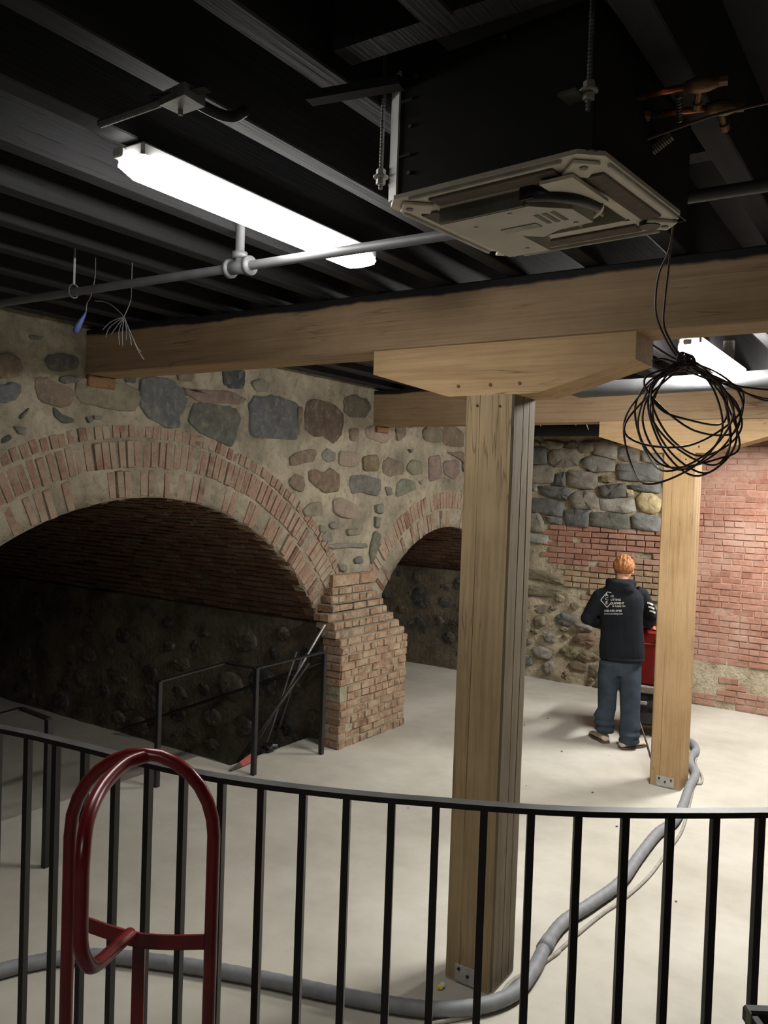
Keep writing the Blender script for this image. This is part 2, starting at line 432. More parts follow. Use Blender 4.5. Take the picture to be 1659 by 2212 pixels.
# stones traced on the wall (Y, Z): outlines in the frame, put on the wall plane
def poly_x(pts, ox, oy, s): return [Vector((p.y, p.z)) for p in (on_x(ox + a / s, oy + b / s, XW) for a, b in pts)]
to_left = lambda p: Vector((XW + .014, p.x, p.y))
NX = Vector((1, 0, 0))
BLUE, GREY, OLIVE, BROWN, MAUVE, DARK, PINKG, GREEN = (90, 93, 94), (114, 111, 101), (118, 112, 94), (110, 97, 82), (116, 100, 92), (84, 83, 78), (134, 120, 106), (110, 110, 94)
A = [([(0,250),(60,245),(110,280),(135,340),(120,390),(60,405),(0,400),(-60,330)], BROWN), ([(300,265),(380,245),(470,265),(490,300),(480,345),(400,362),(310,350),(285,300)], DARK),
 ([(-40,450),(30,450),(65,430),(120,455),(125,490),(90,540),(30,560),(-40,565)], BLUE), ([(225,405),(290,400),(350,440),(440,470),(455,500),(440,570),(400,590),(280,560),(240,530),(220,470)], BROWN),
 ([(385,395),(440,388),(510,405),(490,430),(420,440),(375,425)], DARK), ([(500,430),(540,412),(640,420),(770,440),(870,480),(880,530),(865,590),(840,610),(700,600),(600,575),(510,555),(490,500)], OLIVE),
 ([(910,420),(960,405),(1080,420),(1130,460),(1175,510),(1180,580),(1140,650),(1140,720),(1060,715),(960,660),(910,600),(885,540)], BLUE),
 ([(1240,570),(1300,565),(1450,590),(1500,610),(1525,670),(1500,760),(1470,840),(1380,800),(1290,760),(1215,690)], (88, 90, 82)),
 ([(1130,375),(1230,360),(1235,400),(1210,430),(1140,420)], BROWN), ([(1425,350),(1555,355),(1555,420),(1540,475),(1470,470),(1430,440)], (64, 68, 70)),
 ([(790,385),(860,370),(860,435),(800,430)], DARK), ([(340,590),(385,640),(465,665),(455,690),(400,690),(345,650)], DARK), ([(120,650),(180,595),(160,640),(130,670)], GREY),
 ([(80,715),(155,720),(150,765),(110,760)], GREY), ([(0,800),(50,765),(65,790),(30,815),(5,825)], DARK), ([(1170,470),(1400,480),(1560,530),(1540,570),(1300,560),(1200,520)], MAUVE),
 ([(180,130),(270,140),(250,165),(190,160)], GREY), ([(545,655),(575,650),(580,680),(560,695)], GREY), ([(590,645),(645,650),(635,672),(592,668)], GREY)]
Bs = [([(130,420),(165,375),(290,375),(370,400),(440,430),(460,480),(455,600),(430,670),(320,660),(150,640),(125,560)], BLUE), ([(445,450),(475,445),(475,540),(450,600),(445,520)], BROWN),
 ([(520,410),(580,395),(700,430),(760,490),(755,560),(745,640),(690,690),(640,640),(560,640),(505,590)], (90, 78, 66)), ([(770,390),(840,360),(930,400),(950,450),(920,510),(820,510),(775,480)], (92, 86, 74)),
 ([(130,270),(200,250),(260,290),(240,335),(170,340)], (116, 112, 100)), ([(400,800),(440,760),(560,735),(575,760),(560,820),(480,835),(405,845)], BROWN), ([(620,760),(660,730),(710,765),(705,810),(660,825),(625,800)], GREY),
 ([(745,750),(860,760),(870,820),(840,860),(740,840)], PINKG), ([(905,785),(1000,775),(1005,880),(910,885)], (108, 98, 74)), ([(1045,820),(1080,790),(1170,830),(1175,900),(1080,920),(1040,890)], (108, 98, 84)),
 ([(1210,845),(1240,810),(1300,820),(1310,900),(1250,910),(1210,880)], (110, 106, 88)), ([(1355,790),(1430,780),(1445,930),(1360,955)], MAUVE), ([(1455,820),(1560,810),(1565,900),(1530,940),(1460,900)], MAUVE),
 ([(395,940),(440,905),(490,930),(495,980),(480,1030),(430,1010),(395,980)], BROWN), ([(530,890),(580,880),(640,900),(680,865),(735,910),(725,1020),(640,1030),(600,1000),(540,960)], (104, 88, 72)),
 ([(820,920),(900,915),(1015,940),(1015,1010),(990,1055),(900,1030),(830,1040),(815,980)], (100, 96, 92)), ([(1135,980),(1180,940),(1250,955),(1260,1010),(1200,1040),(1135,1060)], GREEN), ([(1050,995),(1095,1000),(1100,1045),(1070,1055)], GREY),
 ([(700,1090),(760,1070),(850,1120),(860,1160),(830,1210),(760,1205),(700,1160)], PINKG), ([(490,1150),(540,1110),(615,1100),(620,1180),(570,1195),(500,1190)], OLIVE), ([(985,1120),(1040,1110),(1035,1180),(1000,1170)], GREY),
 ([(670,1250),(710,1235),(735,1260),(710,1285),(675,1275)], GREY), ([(610,1330),(650,1300),(690,1340),(680,1370),(620,1370)], GREY), ([(985,1200),(1015,1210),(1010,1280),(985,1270)], GREEN),
 ([(945,1440),(985,1300),(1025,1330),(995,1440),(960,1530)], (96, 96, 82)), ([(650,1395),(800,1385),(930,1390),(920,1410),(700,1420)], GREY), ([(790,1290),(870,1280),(880,1320),(800,1330)], OLIVE), ([(840,1490),(890,1470),(900,1520),(850,1520)], (98, 95, 94)),
 ([(725,1520),(790,1530),(780,1580),(740,1570)], GREY), ([(920,590),(1000,560),(1100,590),(1110,640),(1050,690),(930,650)], PINKG), ([(1125,580),(1190,575),(1195,640),(1140,680)], BROWN), ([(1315,610),(1350,575),(1440,590),(1440,690),(1330,680)], OLIVE),
 ([(1455,590),(1520,570),(1590,620),(1590,720),(1460,700)], (114, 100, 84)), ([(1200,540),(1310,530),(1320,570),(1220,590)], GREY), ([(1480,760),(1590,750),(1590,830),(1560,800)], BROWN), ([(810,600),(870,590),(865,680),(815,670)], BROWN),
 ([(1210,735),(1245,735),(1235,765)], DARK), ([(1285,955),(1310,950),(1305,980)], GREY), ([(600,1255),(635,1270),(625,1310),(600,1300)], GREEN)]
for n_, (pts, c) in enumerate(A): stone(poly_x(pts, 0, 680, 2.9625), to_left, NX, stone_mat(c), wl, R.uniform(.002, .010), n_, .006, .13, 1.06)
for n_, (pts, c) in enumerate(Bs): stone(poly_x(pts, 500, 740, 3.1904), to_left, NX, stone_mat(c), wl, R.uniform(.002, .010), 50 + n_, .006, .13, 1.06)
def blob(cx, cy, w, h, r, k=8):
    return [Vector((cx + w * .5 * math.cos(a) * r.uniform(.8, 1.1) * (1 if abs(math.cos(a)) > .6 else 1.1), cy + h * .5 * math.sin(a) * r.uniform(.8, 1.12))) for a in (2 * math.pi * i / k + r.uniform(-.15, .15) for i in range(k))]
rs = random.Random(21)
for (y, z, w, h) in [(8.55, 2.75, .28, .24), (8.9, 2.6, .24, .22), (9.15, 2.9, .22, .26), (8.6, 3.02, .3, .16), (9.2, 2.45, .2, .22), (8.35, 2.52, .2, .18), (9.0, 2.3, .2, .16), (9.2, 2.1, .16, .18),
                     (2.1, 2.75, .34, .26), (1.6, 2.5, .3, .3), (1.15, 2.85, .34, .24), (2.3, 2.35, .2, .18), (1.3, 2.05, .3, .24), (.8, 2.4, .3, .3), (.7, 1.7, .34, .26), (1.25, 1.4, .3, .22), (.8, .9, .3, .3)]:
    stone(blob(y, z, w, h, rs), to_left, NX, stone_mat(rs.choice([BROWN, GREY, OLIVE, DARK, MAUVE])), wl, .015, int(y * 100))

# --- arch rings: each voussoir brick set radially, proud of its mortar bed
def arch_ring(cen, rad, rings, a0, a1, label, cut=None, lost=(.4, .02, .08)):
    o = empty('arch_wall'); tag(o, label, 'arch', kind='structure')
    V = []; F = []; k = 90; rads = [rad + .006, rad + .12, rad + .26, rad + rings[-1][1] + .05]
    for i in range(k + 1):
        a = a0 + (a1 - a0) * i / k
        for q, rr_ in enumerate([rad + .02] + rads):
            y, z = cen[0] + rr_ * math.sin(a), cen[1] + rr_ * math.cos(a)
            V.append((XW - .34 if q == 0 else XW + .002 + wall_noise(y, z, .005), y, z))
    m_ = len(rads) + 1
    for i in range(k):
        for q in range(m_ - 1):
            F.append((i * m_ + q, i * m_ + q + 1, (i + 1) * m_ + q + 1, (i + 1) * m_ + q))
    mesh('mortar_bed', V, F, M_MORTAR, o, True)
    bk = Bricks(M_BRICK_L, o)
    for ri_, (r0, r1) in enumerate(rings):
        rm = (r0 + r1) / 2 + rad; n = int((a1 - a0) * rm / .066)
        for i in range(n):
            a = a0 + (a1 - a0) * (i + .5) / n + R.uniform(-.002, .002)
            rad_v = Vector((0, math.sin(a), math.cos(a))); tan_v = Vector((0, math.cos(a), -math.sin(a)))
            c = Vector((XW, cen[0], cen[1])) + rad_v * (rm + R.uniform(-.006, .006))
            if cut and not cut(c): continue
            if R.random() < lost[ri_] * (1.25 if a < .5 else .5): continue                       # bricks lost under lime
            pr = R.uniform(.004, .014) if R.random() > .1 else R.uniform(.012, .022)
            bk.put(frame(c + NX * pr, rad_v, tan_v, NX, (r1 - r0 - .008) * R.uniform(.93, 1.0), .0585 * R.uniform(.93, 1.05), .14))
    bk.build(280)
    return o
arch_ring(LC, LR, [(0, .2), (.205, .40), (.405, .50)], math.radians(-52), math.radians(59.5), 'wide brick arch with three rings of bricks around the dark vault',
          lambda c: not (c.y > 5.9 and c.z < 1.28))
arch_ring(RC, RR, [(0, .2), (.205, .40)], math.radians(-57), math.radians(48), 'smaller brick arch partly hidden behind the timber post', lambda c: c.y < YB - .1 and not (c.y < 6.6 and c.z < 1.3))

# --- pier between the arches
PX, PY0, PY1, CH = -4.14, 5.60, 6.64, .0665
pier = empty('pier_wall'); tag(pier, 'stepped brick pier between the two arches', 'wall', kind='structure')
PS = []                                            # per course: front X, left Y, right Y
for k in range(13): PS.append((PX + R.uniform(-.006, .006), PY0 + R.uniform(-.008, .008), PY1 + R.uniform(-.012, .012)))
top = [(-4.165, 5.615, 6.63), (-4.20, 5.60, 6.585), (-4.245, 5.615, 6.555), (-4.29, 5.60, 6.50), (-4.335, 5.71, 6.50), (-4.385, 5.76, 6.48), (-4.42, 5.80, 6.44)]
PS += top
core = MB()
for k, (x, y0, y1) in enumerate(PS):
    if x - .009 > -4.345: core.box((-4.345, y0 + .008, k * CH), (x - .009, y1 - .008, (k + 1) * CH))
    core.box((XW - .03, max(5.76, y0 + .008), k * CH), (min(-4.34, x - .009), y1 - .008, (k + 1) * CH))
core.box((-4.95, 5.8, 0), (XW - .02, 6.76, 1.5))
core.build('mortar_core', M_MORTAR, pier)
bk = Bricks(M_BRICK_P, pier)
NYm = Vector((0, -1, 0)); UZ = Vector((0, 0, 1)); UY = Vector((0, 1, 0)); UX = Vector((1, 0, 0))
for k, (x, y0, y1) in enumerate(PS):
    z = (k + .5) * CH; y = y0; first = True
    while y < y1 - .03:
        w = .205 if (k % 3) else .105
        if first and k % 2: w *= .5
        if y + w > y1 - .05: w = y1 - y
        w_ = w * R.uniform(.97, 1.0)
        pr = R.uniform(-.004, .006)
        if not (k in (6, 7) and first) and R.random() > .02:
            bk.put(frame((x + pr, y + w / 2, z + R.uniform(-.003, .003)), UY, UZ, UX, w_ - .006, CH - .0085 * R.uniform(.6, 1.3), .16))
        y += w; first = False
    # left-hand return of the course (towards the vault)
    xx = x; w = .2 if k % 2 else .1
    while xx == x:
        if not (k in (6, 7) and xx == x) and R.random() > (.0 if xx == x else .35):
            bk.put(frame((xx - w / 2, y0 + R.uniform(-.006, .006), z), UX, UZ, NYm, w - .008, CH - .011, .1))
        xx -= w; w = .2
    # right-hand return
    bk.put(frame((x - .1, y1 + R.uniform(-.006, .004), z), -UX, UZ, UY, .19, CH - .011, .1))
for (ya, yb) in ((5.86, 6.26), (6.27, 6.52)):      # two big cap blocks
    bk.put(frame((-4.44, (ya + yb) / 2, 20 * CH + .055), UY, UZ, UX, yb - ya - .008, .105, .12))
bk.build(280)

# --- vault linings
def vault(name_label, cen, rad, a0, a1, ab0, ab1, x0, x1, key=None, limit=280):
    o = empty('vault_ceiling'); tag(o, name_label, 'vault', kind='structure')
    V = []; F = []; k = 40
    for i in range(k + 1):
        a = a0 + (a1 - a0) * i / k
        for x in (x0 - .05, x1): V.append((x, cen[0] + (rad + .015) * math.sin(a), cen[1] + (rad + .015) * math.cos(a)))
    for i in range(k): F.append((2 * i, 2 * i + 1, 2 * i + 3, 2 * i + 2))
    mesh('mortar_shell', V, F, M_MORTAR_D, o, True)
    bk = Bricks(M_BRICK_V, o); n = int((ab1 - ab0) * rad / .068)
    for i in range(n):
        a = ab0 + (ab1 - ab0) * (i + .5) / n
        rv = Vector((0, math.sin(a), math.cos(a))); tv = Vector((0, math.cos(a), -math.sin(a)))
        x = x0 - (.1 if i % 2 else 0)
        while x > x1:
            w = .205 * R.uniform(.97, 1.02)
            if R.random() > .015:
                bk.put(frame(Vector((x - w / 2, cen[0], cen[1])) + rv * (rad - R.uniform(-.004, .012)), UX, tv, -rv, w - .008, .058 * R.uniform(.92, 1.05), .06))
            x -= w
    bk.build(limit, key=key)
    return o
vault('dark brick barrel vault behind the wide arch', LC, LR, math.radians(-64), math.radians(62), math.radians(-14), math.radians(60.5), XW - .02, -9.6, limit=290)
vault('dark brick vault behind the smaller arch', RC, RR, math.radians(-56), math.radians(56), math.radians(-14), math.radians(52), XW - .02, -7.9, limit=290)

# --- side and end walls of the vaults, with rubble stones
def rubble_wall(name, label, y, x0, x1, z0, z1, nrm, n, seed, mat=None):
    o = empty(name); tag(o, label, 'wall', kind='structure')
    r = random.Random(seed); nx = int((x0 - x1) / .1); nz_ = int((z1 - z0) / .1) + 1
    V = [(x0 - (x0 - x1) * i / nx, y + .03 * mnoise.noise((i * .31, j * .33, seed)) * 1.2, z0 + (z1 - z0) * j / nz_) for i in range(nx + 1) for j in range(nz_ + 1)]
    F = [(i * (nz_ + 1) + j, (i + 1) * (nz_ + 1) + j, (i + 1) * (nz_ + 1) + j + 1, i * (nz_ + 1) + j + 1) for i in range(nx) for j in range(nz_)]
    mesh('mortar_face', V, F, M_MORTAR_D, o, True)
    to3 = lambda p: Vector((p.x, y, p.y)); placed = []
    for _ in range(1500):
        if len(placed) >= n: break
        w = r.uniform(.14, .42); h = w * r.uniform(.5, .9)
        cx, cz = r.uniform(x1 + .2, x0 - .14), r.uniform(z0 + .1, z1 - .1)
        if all(abs(cx - a) > (w + b) * .54 or abs(cz - c) > (h + d) * .56 for a, c, b, d in placed):
            placed.append((cx, cz, w, h))
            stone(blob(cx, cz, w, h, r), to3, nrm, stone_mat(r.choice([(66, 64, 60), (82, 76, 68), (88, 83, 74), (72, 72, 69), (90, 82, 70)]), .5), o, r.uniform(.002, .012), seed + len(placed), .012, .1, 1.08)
    return o
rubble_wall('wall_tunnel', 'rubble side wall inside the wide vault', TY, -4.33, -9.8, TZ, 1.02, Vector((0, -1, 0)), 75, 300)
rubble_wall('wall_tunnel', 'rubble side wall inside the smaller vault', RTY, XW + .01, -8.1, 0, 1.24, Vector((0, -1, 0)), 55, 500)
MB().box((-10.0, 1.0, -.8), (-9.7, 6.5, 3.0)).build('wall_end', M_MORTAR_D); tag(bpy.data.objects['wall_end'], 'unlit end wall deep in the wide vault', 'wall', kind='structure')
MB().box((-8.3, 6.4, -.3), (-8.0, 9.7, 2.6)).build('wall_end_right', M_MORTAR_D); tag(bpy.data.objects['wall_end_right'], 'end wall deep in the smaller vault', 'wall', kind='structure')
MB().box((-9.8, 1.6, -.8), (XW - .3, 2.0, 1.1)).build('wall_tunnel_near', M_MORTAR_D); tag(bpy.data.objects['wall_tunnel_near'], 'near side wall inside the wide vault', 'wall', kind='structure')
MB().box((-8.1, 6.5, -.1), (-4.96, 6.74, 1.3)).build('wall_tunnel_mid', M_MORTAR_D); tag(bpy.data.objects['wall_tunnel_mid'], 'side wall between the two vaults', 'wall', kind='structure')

# --- back wall
wb = empty('wall_back'); tag(wb, 'back wall of stone above red brick with a patched lime base', 'wall', kind='structure')
def brick_zone(x, z):
    j = .05 * mnoise.noise((x * 5, z * 5, 1.0)) + .03 * mnoise.noise((x * 14, z * 14, 3.0))
    if x < -2.42: return -3.9 + max(0, 1.66 - z) * .42 + j * 2 < x and 1.04 + j * 2 < z < 1.86
    if z > .5 + j: return True
    if -2.0 + j * 4 < x < -1.2 and .1 < z < .24 + j * 3.2: return True
    return z < .13 + j
st = .06; nx = int(5.6 / st); nz = int(3.4 / st); V = []
for i in range(nx + 1):
    for j in range(nz + 1):
        x, z = -4.65 + i * st, j * st
        d = .03 * mnoise.noise((x * 2.3, z * 2.3, 9)) + .014 * mnoise.noise((x * 9, z * 9, 4))
        if brick_zone(x, z) and x < -2.42: d -= .012
        if x < -2.42 and z < 1.0: d += .05 * mnoise.noise((x * 4, z * 4, 11))
        if x > -2.42: d *= .35
        V.append((x, YB - d, z))
F = [(i * (nz + 1) + j, (i + 1) * (nz + 1) + j, (i + 1) * (nz + 1) + j + 1, i * (nz + 1) + j + 1) for i in range(nx) for j in range(nz)]
mf = mesh('mortar_face', V, F, M_MORTAR_B, wb, True); mf.data.materials.append(M_MORTAR_P)
for p in mf.data.polygons:
    c = p.center
    if c.x > -2.42 and c.z > .5 + .1 * mnoise.noise((c.x * 6, c.z * 6, 1)): p.material_index = 1
MB().box((.94, YB, -.1), (6.2, YB + .3, 3.44)).build('mortar_return', M_MORTAR_P, wb)
bk = Bricks(M_BRICK_B, wb); bk2 = Bricks(brick_mat('sandy_back_brick', [(158, 136, 110), (166, 144, 118), (150, 126, 102), (172, 150, 124)], (178, 162, 136), .5, 6.0), wb)
for k in range(47):
    z = .01 + (k + .5) * .0667; hd = (k % 4 == 1)
    w0 = .1035 if hd else .207
    x = -3.98 + (.1 if k % 2 else 0)
    while x < .6:
        w = w0 * R.uniform(.97, 1.03); cx = x + w / 2
        if brick_zone(cx, z) and not (-2.5 < cx < -2.1 and z > 1.9 and False) and z < 3.12:
            right = cx > -2.42
            pr = R.uniform(-.006, .0) if right else R.uniform(-.004, .014)
            if R.random() > .03:
                (bk2 if (not right and z + R.uniform(-.1, .1) < 1.42) else bk).put(frame((cx, YB - .012 - pr, z), UX, UZ, NYm, w - (.007 if right else .010), .0585 * R.uniform(.95, 1.05), .08))
        x += w
bk2.build(60); bk.build(235, key=lambda p: abs(p.x + 2.45) if p.x < -1.3 else 50 + p.x)
def poly_y(pts, ox, oy, s): return [Vector((p.x, p.z)) for p in (on_y(ox + a / s, oy + b / s, YB) for a, b in pts)]
to_back = lambda p: Vector((p.x, YB - .012, p.y))
SG, SB, SBR, SL, SD = (144, 141, 134), (126, 127, 124), (138, 132, 121), (168, 164, 153), (106, 107, 105)
Cs = [([(120,290),(190,290),(205,330),(120,345)], SBR), ([(215,300),(260,275),(450,290),(490,330),(440,370),(330,380),(220,345)], SBR), ([(490,330),(560,280),(620,300),(600,340),(520,360)], SD), ([(650,320),(690,285),(830,290),(820,400),(700,420),(650,380)], SBR),
 ([(840,290),(960,270),(1100,320),(1090,470),(1060,490),(900,455),(830,440)], SL), ([(60,350),(270,370),(285,520),(250,550),(60,550)], SD), ([(310,420),(420,360),(560,370),(660,360),(680,480),(640,560),(500,580),(380,580),(310,520)], SBR),
 ([(690,510),(800,450),(1000,490),(1060,540),(1060,630),(880,640),(800,630),(700,560)], SG), ([(1100,380),(1200,330),(1350,350),(1340,530),(1180,510),(1110,470)], SG), ([(1100,550),(1300,540),(1550,560),(1560,740),(1330,740),(1120,720),(1090,620)], SB),
 ([(1370,400),(1420,390),(1610,420),(1600,550),(1380,510)], SL), ([(60,580),(240,555),(340,570),(375,620),(360,760),(220,770),(60,760)], SBR), ([(390,660),(490,640),(500,740),(490,800),(380,790)], SD), ([(520,640),(560,620),(780,640),(850,670),(860,790),(820,830),(700,830),(560,800),(515,740)], SBR),
 ([(880,690),(960,680),(1050,720),(1020,760),(900,750)], (138, 130, 104)), ([(180,800),(350,800),(500,820),(545,860),(540,930),(500,970),(420,950),(220,900)], SD), ([(880,810),(960,790),(1170,770),(1195,830),(1190,930),(1000,940),(890,910)], (108, 104, 102)), ([(1220,790),(1590,780),(1580,880),(1400,870),(1280,840)], SB),
 ([(540,930),(620,870),(720,850),(820,880),(870,940),(870,1050),(800,1070),(620,1060),(545,1000)], SBR), ([(60,940),(300,950),(440,990),(475,1020),(450,1150),(360,1150),(200,1110),(60,1100)], SD), ([(890,950),(1000,945),(1290,950),(1300,1090),(1200,1110),(900,1080)], SL),
 ([(1310,950),(1380,880),(1500,890),(1590,960),(1590,1080),(1500,1120),(1350,1080)], (206, 188, 146)), ([(475,1080),(600,1060),(760,1090),(770,1150),(750,1280),(500,1250),(470,1180)], SD), ([(800,1100),(1000,1110),(1210,1140),(1245,1200),(1240,1300),(1100,1300),(790,1260),(780,1170)], (108, 108, 100)),
 ([(1255,1150),(1330,1115),(1580,1170),(1580,1330),(1400,1310),(1290,1290)], SB), ([(270,1150),(360,1150),(450,1170),(450,1250),(290,1220)], SD), ([(60,1120),(190,1110),(240,1200),(250,1330),(60,1330)], SBR), ([(60,1340),(270,1380),(280,1470),(60,1450)], SG), ([(110,780),(170,790),(170,860),(110,860)], SBR), ([(1195,840),(1275,850),(1280,910),(1210,930)], (190, 180, 150))]
Ds = [([(400,1130),(460,1090),(590,1140),(600,1200),(500,1240),(390,1190)], (108, 108, 104)), ([(580,1400),(640,1330),(780,1340),(820,1400),(800,1470),(700,1460),(610,1440)], (126, 104, 88)), ([(420,1540),(480,1480),(600,1500),(630,1560),(610,1610),(500,1600)], (120, 112, 86)),
 ([(240,1340),(320,1320),(380,1370),(360,1440),(270,1410)], SBR), ([(660,1560),(750,1530),(860,1590),(860,1640),(700,1630)], (122, 110, 88)), ([(240,1680),(330,1650),(380,1720),(360,1820),(270,1780)], SBR), ([(540,1680),(620,1640),(740,1700),(730,1760),(580,1740)], (118, 106, 84)),
 ([(0,1600),(100,1600),(110,1680),(0,1700)], SD), ([(450,1780),(510,1760),(520,1860),(470,1850)], (94, 80, 66)), ([(120,1500),(220,1480),(330,1540),(300,1620),(150,1600)], SBR), ([(40,600),(190,600),(430,690),(450,760),(300,740),(40,680)], (124, 114, 92)), ([(40,770),(260,790),(450,830),(440,900),(40,880)], (120, 112, 92)),
 ([(600,1210),(760,1240),(800,1300),(640,1290)], SBR), ([(130,1150),(240,1130),(260,1230),(150,1240)], (134, 126, 102)), ([(760,1700),(880,1690),(900,1790),(780,1800)], SBR)]
for n_, (pts, c) in enumerate(Cs): stone(poly_y(pts, 1130, 900, 5.352), to_back, NYm, stone_mat(c, .25), wb, R.uniform(.012, .03), 700 + n_, .011, .04, 1.05)
for n_, (pts, c) in enumerate(Ds): stone(poly_y(pts, 1130, 1120, 5.352), to_back, NYm, stone_mat(c, .5), wb, R.uniform(.008, .022), 760 + n_, .02, .13, 1.14)
rs = random.Random(5)
for (x, z, w, h) in [(-2.45, 2.72, .3, .2), (-2.42, 2.42, .26, .22), (-2.44, 2.12, .26, .2), (-4.35, 2.7, .2, .22), (-4.35, 2.4, .2, .2), (-4.36, 2.0, .2, .25), (-4.35, 1.6, .22, .2), (-4.3, 1.2, .26, .22), (-4.3, .8, .26, .24), (-3.2, 2.98, .3, .14), (-2.75, 3.0, .3, .14), (-3.7, 3.0, .3, .14), (-2.6, .8, .3, .24), (-2.55, .4, .3, .22), (-2.9, .3, .25, .2)]:
    stone(blob(x, z, w, h, rs), to_back, NYm, stone_mat(rs.choice([SG, SB, SBR, SD])), wb, .03, int(abs(x) * 100 + z * 10))
rq = random.Random(77); done = [((sum((p.x for p in poly_y(q, 1130, 1120, 5.352))) / len(q)), (sum((p.y for p in poly_y(q, 1130, 1120, 5.352))) / len(q)), .22, .16) for q, c in Ds]
for _ in range(900):                                # more rubble showing through the lime base
    if len(done) > 66: break
    w = rq.uniform(.08, .24); h = w * rq.uniform(.5, .85); cx, cz = rq.uniform(-4.4, -2.5), rq.uniform(.06, 1.02)
    if all(abs(cx - a) > (w + b) * .5 or abs(cz - c) > (h + d) * .52 for a, c, b, d in done):
        done.append((cx, cz, w, h))
        stone(blob(cx, cz, w, h, rq), to_back, NYm, stone_mat(rq.choice([(140, 128, 104), (126, 116, 96), (150, 138, 114), (118, 110, 96)]), .6), wb, rq.uniform(.006, .02), 900 + len(done), .018, .13, 1.05)
# --- unseen walls that close the room
MB().box((6.0, -4, -.2), (6.2, 9.6, 3.5)).build('wall_right', M_MORTAR_B); tag(bpy.data.objects['wall_right'], 'far right wall of the cellar, out of frame', 'wall', kind='structure')
MB().box((-5, -4.1, -.2), (6.2, -3.9, 3.5)).build('wall_front', M_MORTAR_B); tag(bpy.data.objects['wall_front'], 'wall behind the photographer', 'wall', kind='structure')

# ================================================================== TIMBER FRAME
ZB, ZBF = 2.877, 2.822
W_POST = wood_mat('post_timber', 2, (166, 145, 112), (142, 120, 90), (52, 42, 32))
W_GREY = wood_mat('grey_side_timber', 2, (122, 112, 94), (104, 94, 77), (44, 38, 32))  # greyer, darker timber for the near post's +X face
W_POST2 = wood_mat('far_post_timber', 2, (180, 150, 110), (160, 130, 90), (60, 44, 30))
W_BEAM = wood_mat('beam_timber', 0, (158, 133, 104), (142, 118, 91), (60, 46, 34), True)
W_BOL = wood_mat('bolster_timber', 0, (186, 156, 117), (170, 140, 103), (70, 52, 36))
PXL, PS_ = -1.785, .236
def shaft_mesh(y, z1, seed):
    # squared shaft with drying checks (V-shaped splits) running up the two faces in view
    V = []; F = []; n = 28; r = random.Random(seed)
    for i in range(n + 1):
        z = .012 + (z1 - .012) * i / n
        def chk(c, k): return c + .010 * mnoise.noise((z * .9, k, seed)), .002 + .0035 * max(0, mnoise.noise((z * 1.3, k + 7, seed)) + .5), .004 + .02 * max(0, mnoise.noise((z * 1.1, k + 3, seed)) + .45)
        x0, x1, y0, y1 = PXL, PXL + PS_, y, y + PS_; b = .009
        ring = [(x0, y0 + b), (x0 + b, y0)]
        for c, k in ((.075, 1), (.158, 2)):
            p, w, d = chk(c, k)
            if k == 1: w *= .35; d *= .4; ring += [(x0 + p - w, y0), (x0 + p, y0 + d), (x0 + p + w, y0)]
        ring += [(x1 - b, y0), (x1, y0 + b)]
        for c, k in ((.10, 3), (.17, 4)):
            p, w, d = chk(c, k); ring += [(x1, y0 + p - w), (x1 - d, y0 + p), (x1, y0 + p + w)]
        ring += [(x1, y1 - b), (x1 - b, y1), (x0 + b, y1), (x0, y1 - b)]
        m_ = len(ring); V += [(a, c, z) for a, c in ring]
    for i in range(n):
        for k in range(m_): F.append((i * m_ + k, i * m_ + (k + 1) % m_, (i + 1) * m_ + (k + 1) % m_, (i + 1) * m_ + k))
    F += [tuple(range(m_))[::-1], tuple(range(n * m_, (n + 1) * m_))]
    return MB().add(V, F)
def post(y, z1, mat, label, seed=1):
    t = empty('timber_post', (PXL + PS_ / 2, y + PS_ / 2, 0)); tag(t, label, 'post', 'timber posts', 'thing')
    sft = shaft_mesh(y, z1, seed).build('shaft', mat, t)
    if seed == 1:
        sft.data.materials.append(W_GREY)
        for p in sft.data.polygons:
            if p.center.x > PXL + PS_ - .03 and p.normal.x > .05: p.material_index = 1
    # sawn checks that open in the faces
    base = MB().box((PXL + .004, y + .004, 0), (PXL + PS_ - .004, y + PS_ - .004, .012)); base.build('base_plate', M_GALV, t)
    b = MB().box((PXL + .055, y - .005, .012), (PXL + .185, y, .088)).build('bracket', M_GALV, t)
    for dx, dz in ((.075, .07), (.12, .05), (.165, .07)):
        MB().tube([(PXL + dx, y - .005, dz), (PXL + dx, y - .011, dz)], .007, 8).build('bolt', plain('dark_bolt', (40, 38, 36), .5, .4), b)
    for dx, dz in ((.06, .045), (.17, .05)):
        MB().tube([(PXL + dx, y - .0, z1 - dz), (PXL + dx, y - .004, z1 - dz)], .006, 8).build('peg', plain('dark_bolt', (40, 38, 36), .5, .4), t)
    return t
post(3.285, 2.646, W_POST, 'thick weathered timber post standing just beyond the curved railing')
post(6.483, 2.575, W_POST2, 'smooth tan timber post beside the person', 5)
def bolster(y, z0, z1, x0, x1, xs0, xs1, zl, label):
    Mt = Matrix(((1, 0, 0, 0), (0, 0, 1, 0), (0, 1, 0, 0), (0, 0, 0, 1)))
    b = MB().prism([(x0, z1), (x0, zl), (xs0, z0), (xs1, z0), (x1, zl), (x1, z1)], y + .001, y + PS_ - .001, Mt)
    o = b.build('timber_bolster', W_BOL); bm = bmesh.new(); bm.from_mesh(o.data); bmesh.ops.recalc_face_normals(bm, faces=bm.faces); bm.to_mesh(o.data); bm.free()
    tag(o, label, 'bolster', 'timber bolsters', 'thing')
    for i, dx in enumerate((-.16, .0, .14)):
        p = MB().tube([(PXL + .12 + dx, y + .002, z0 + .045), (PXL + .12 + dx, y - .002, z0 + .045)], .008, 8).build('peg', plain('knot_brown', (92, 58, 34), .7)); p.parent = o
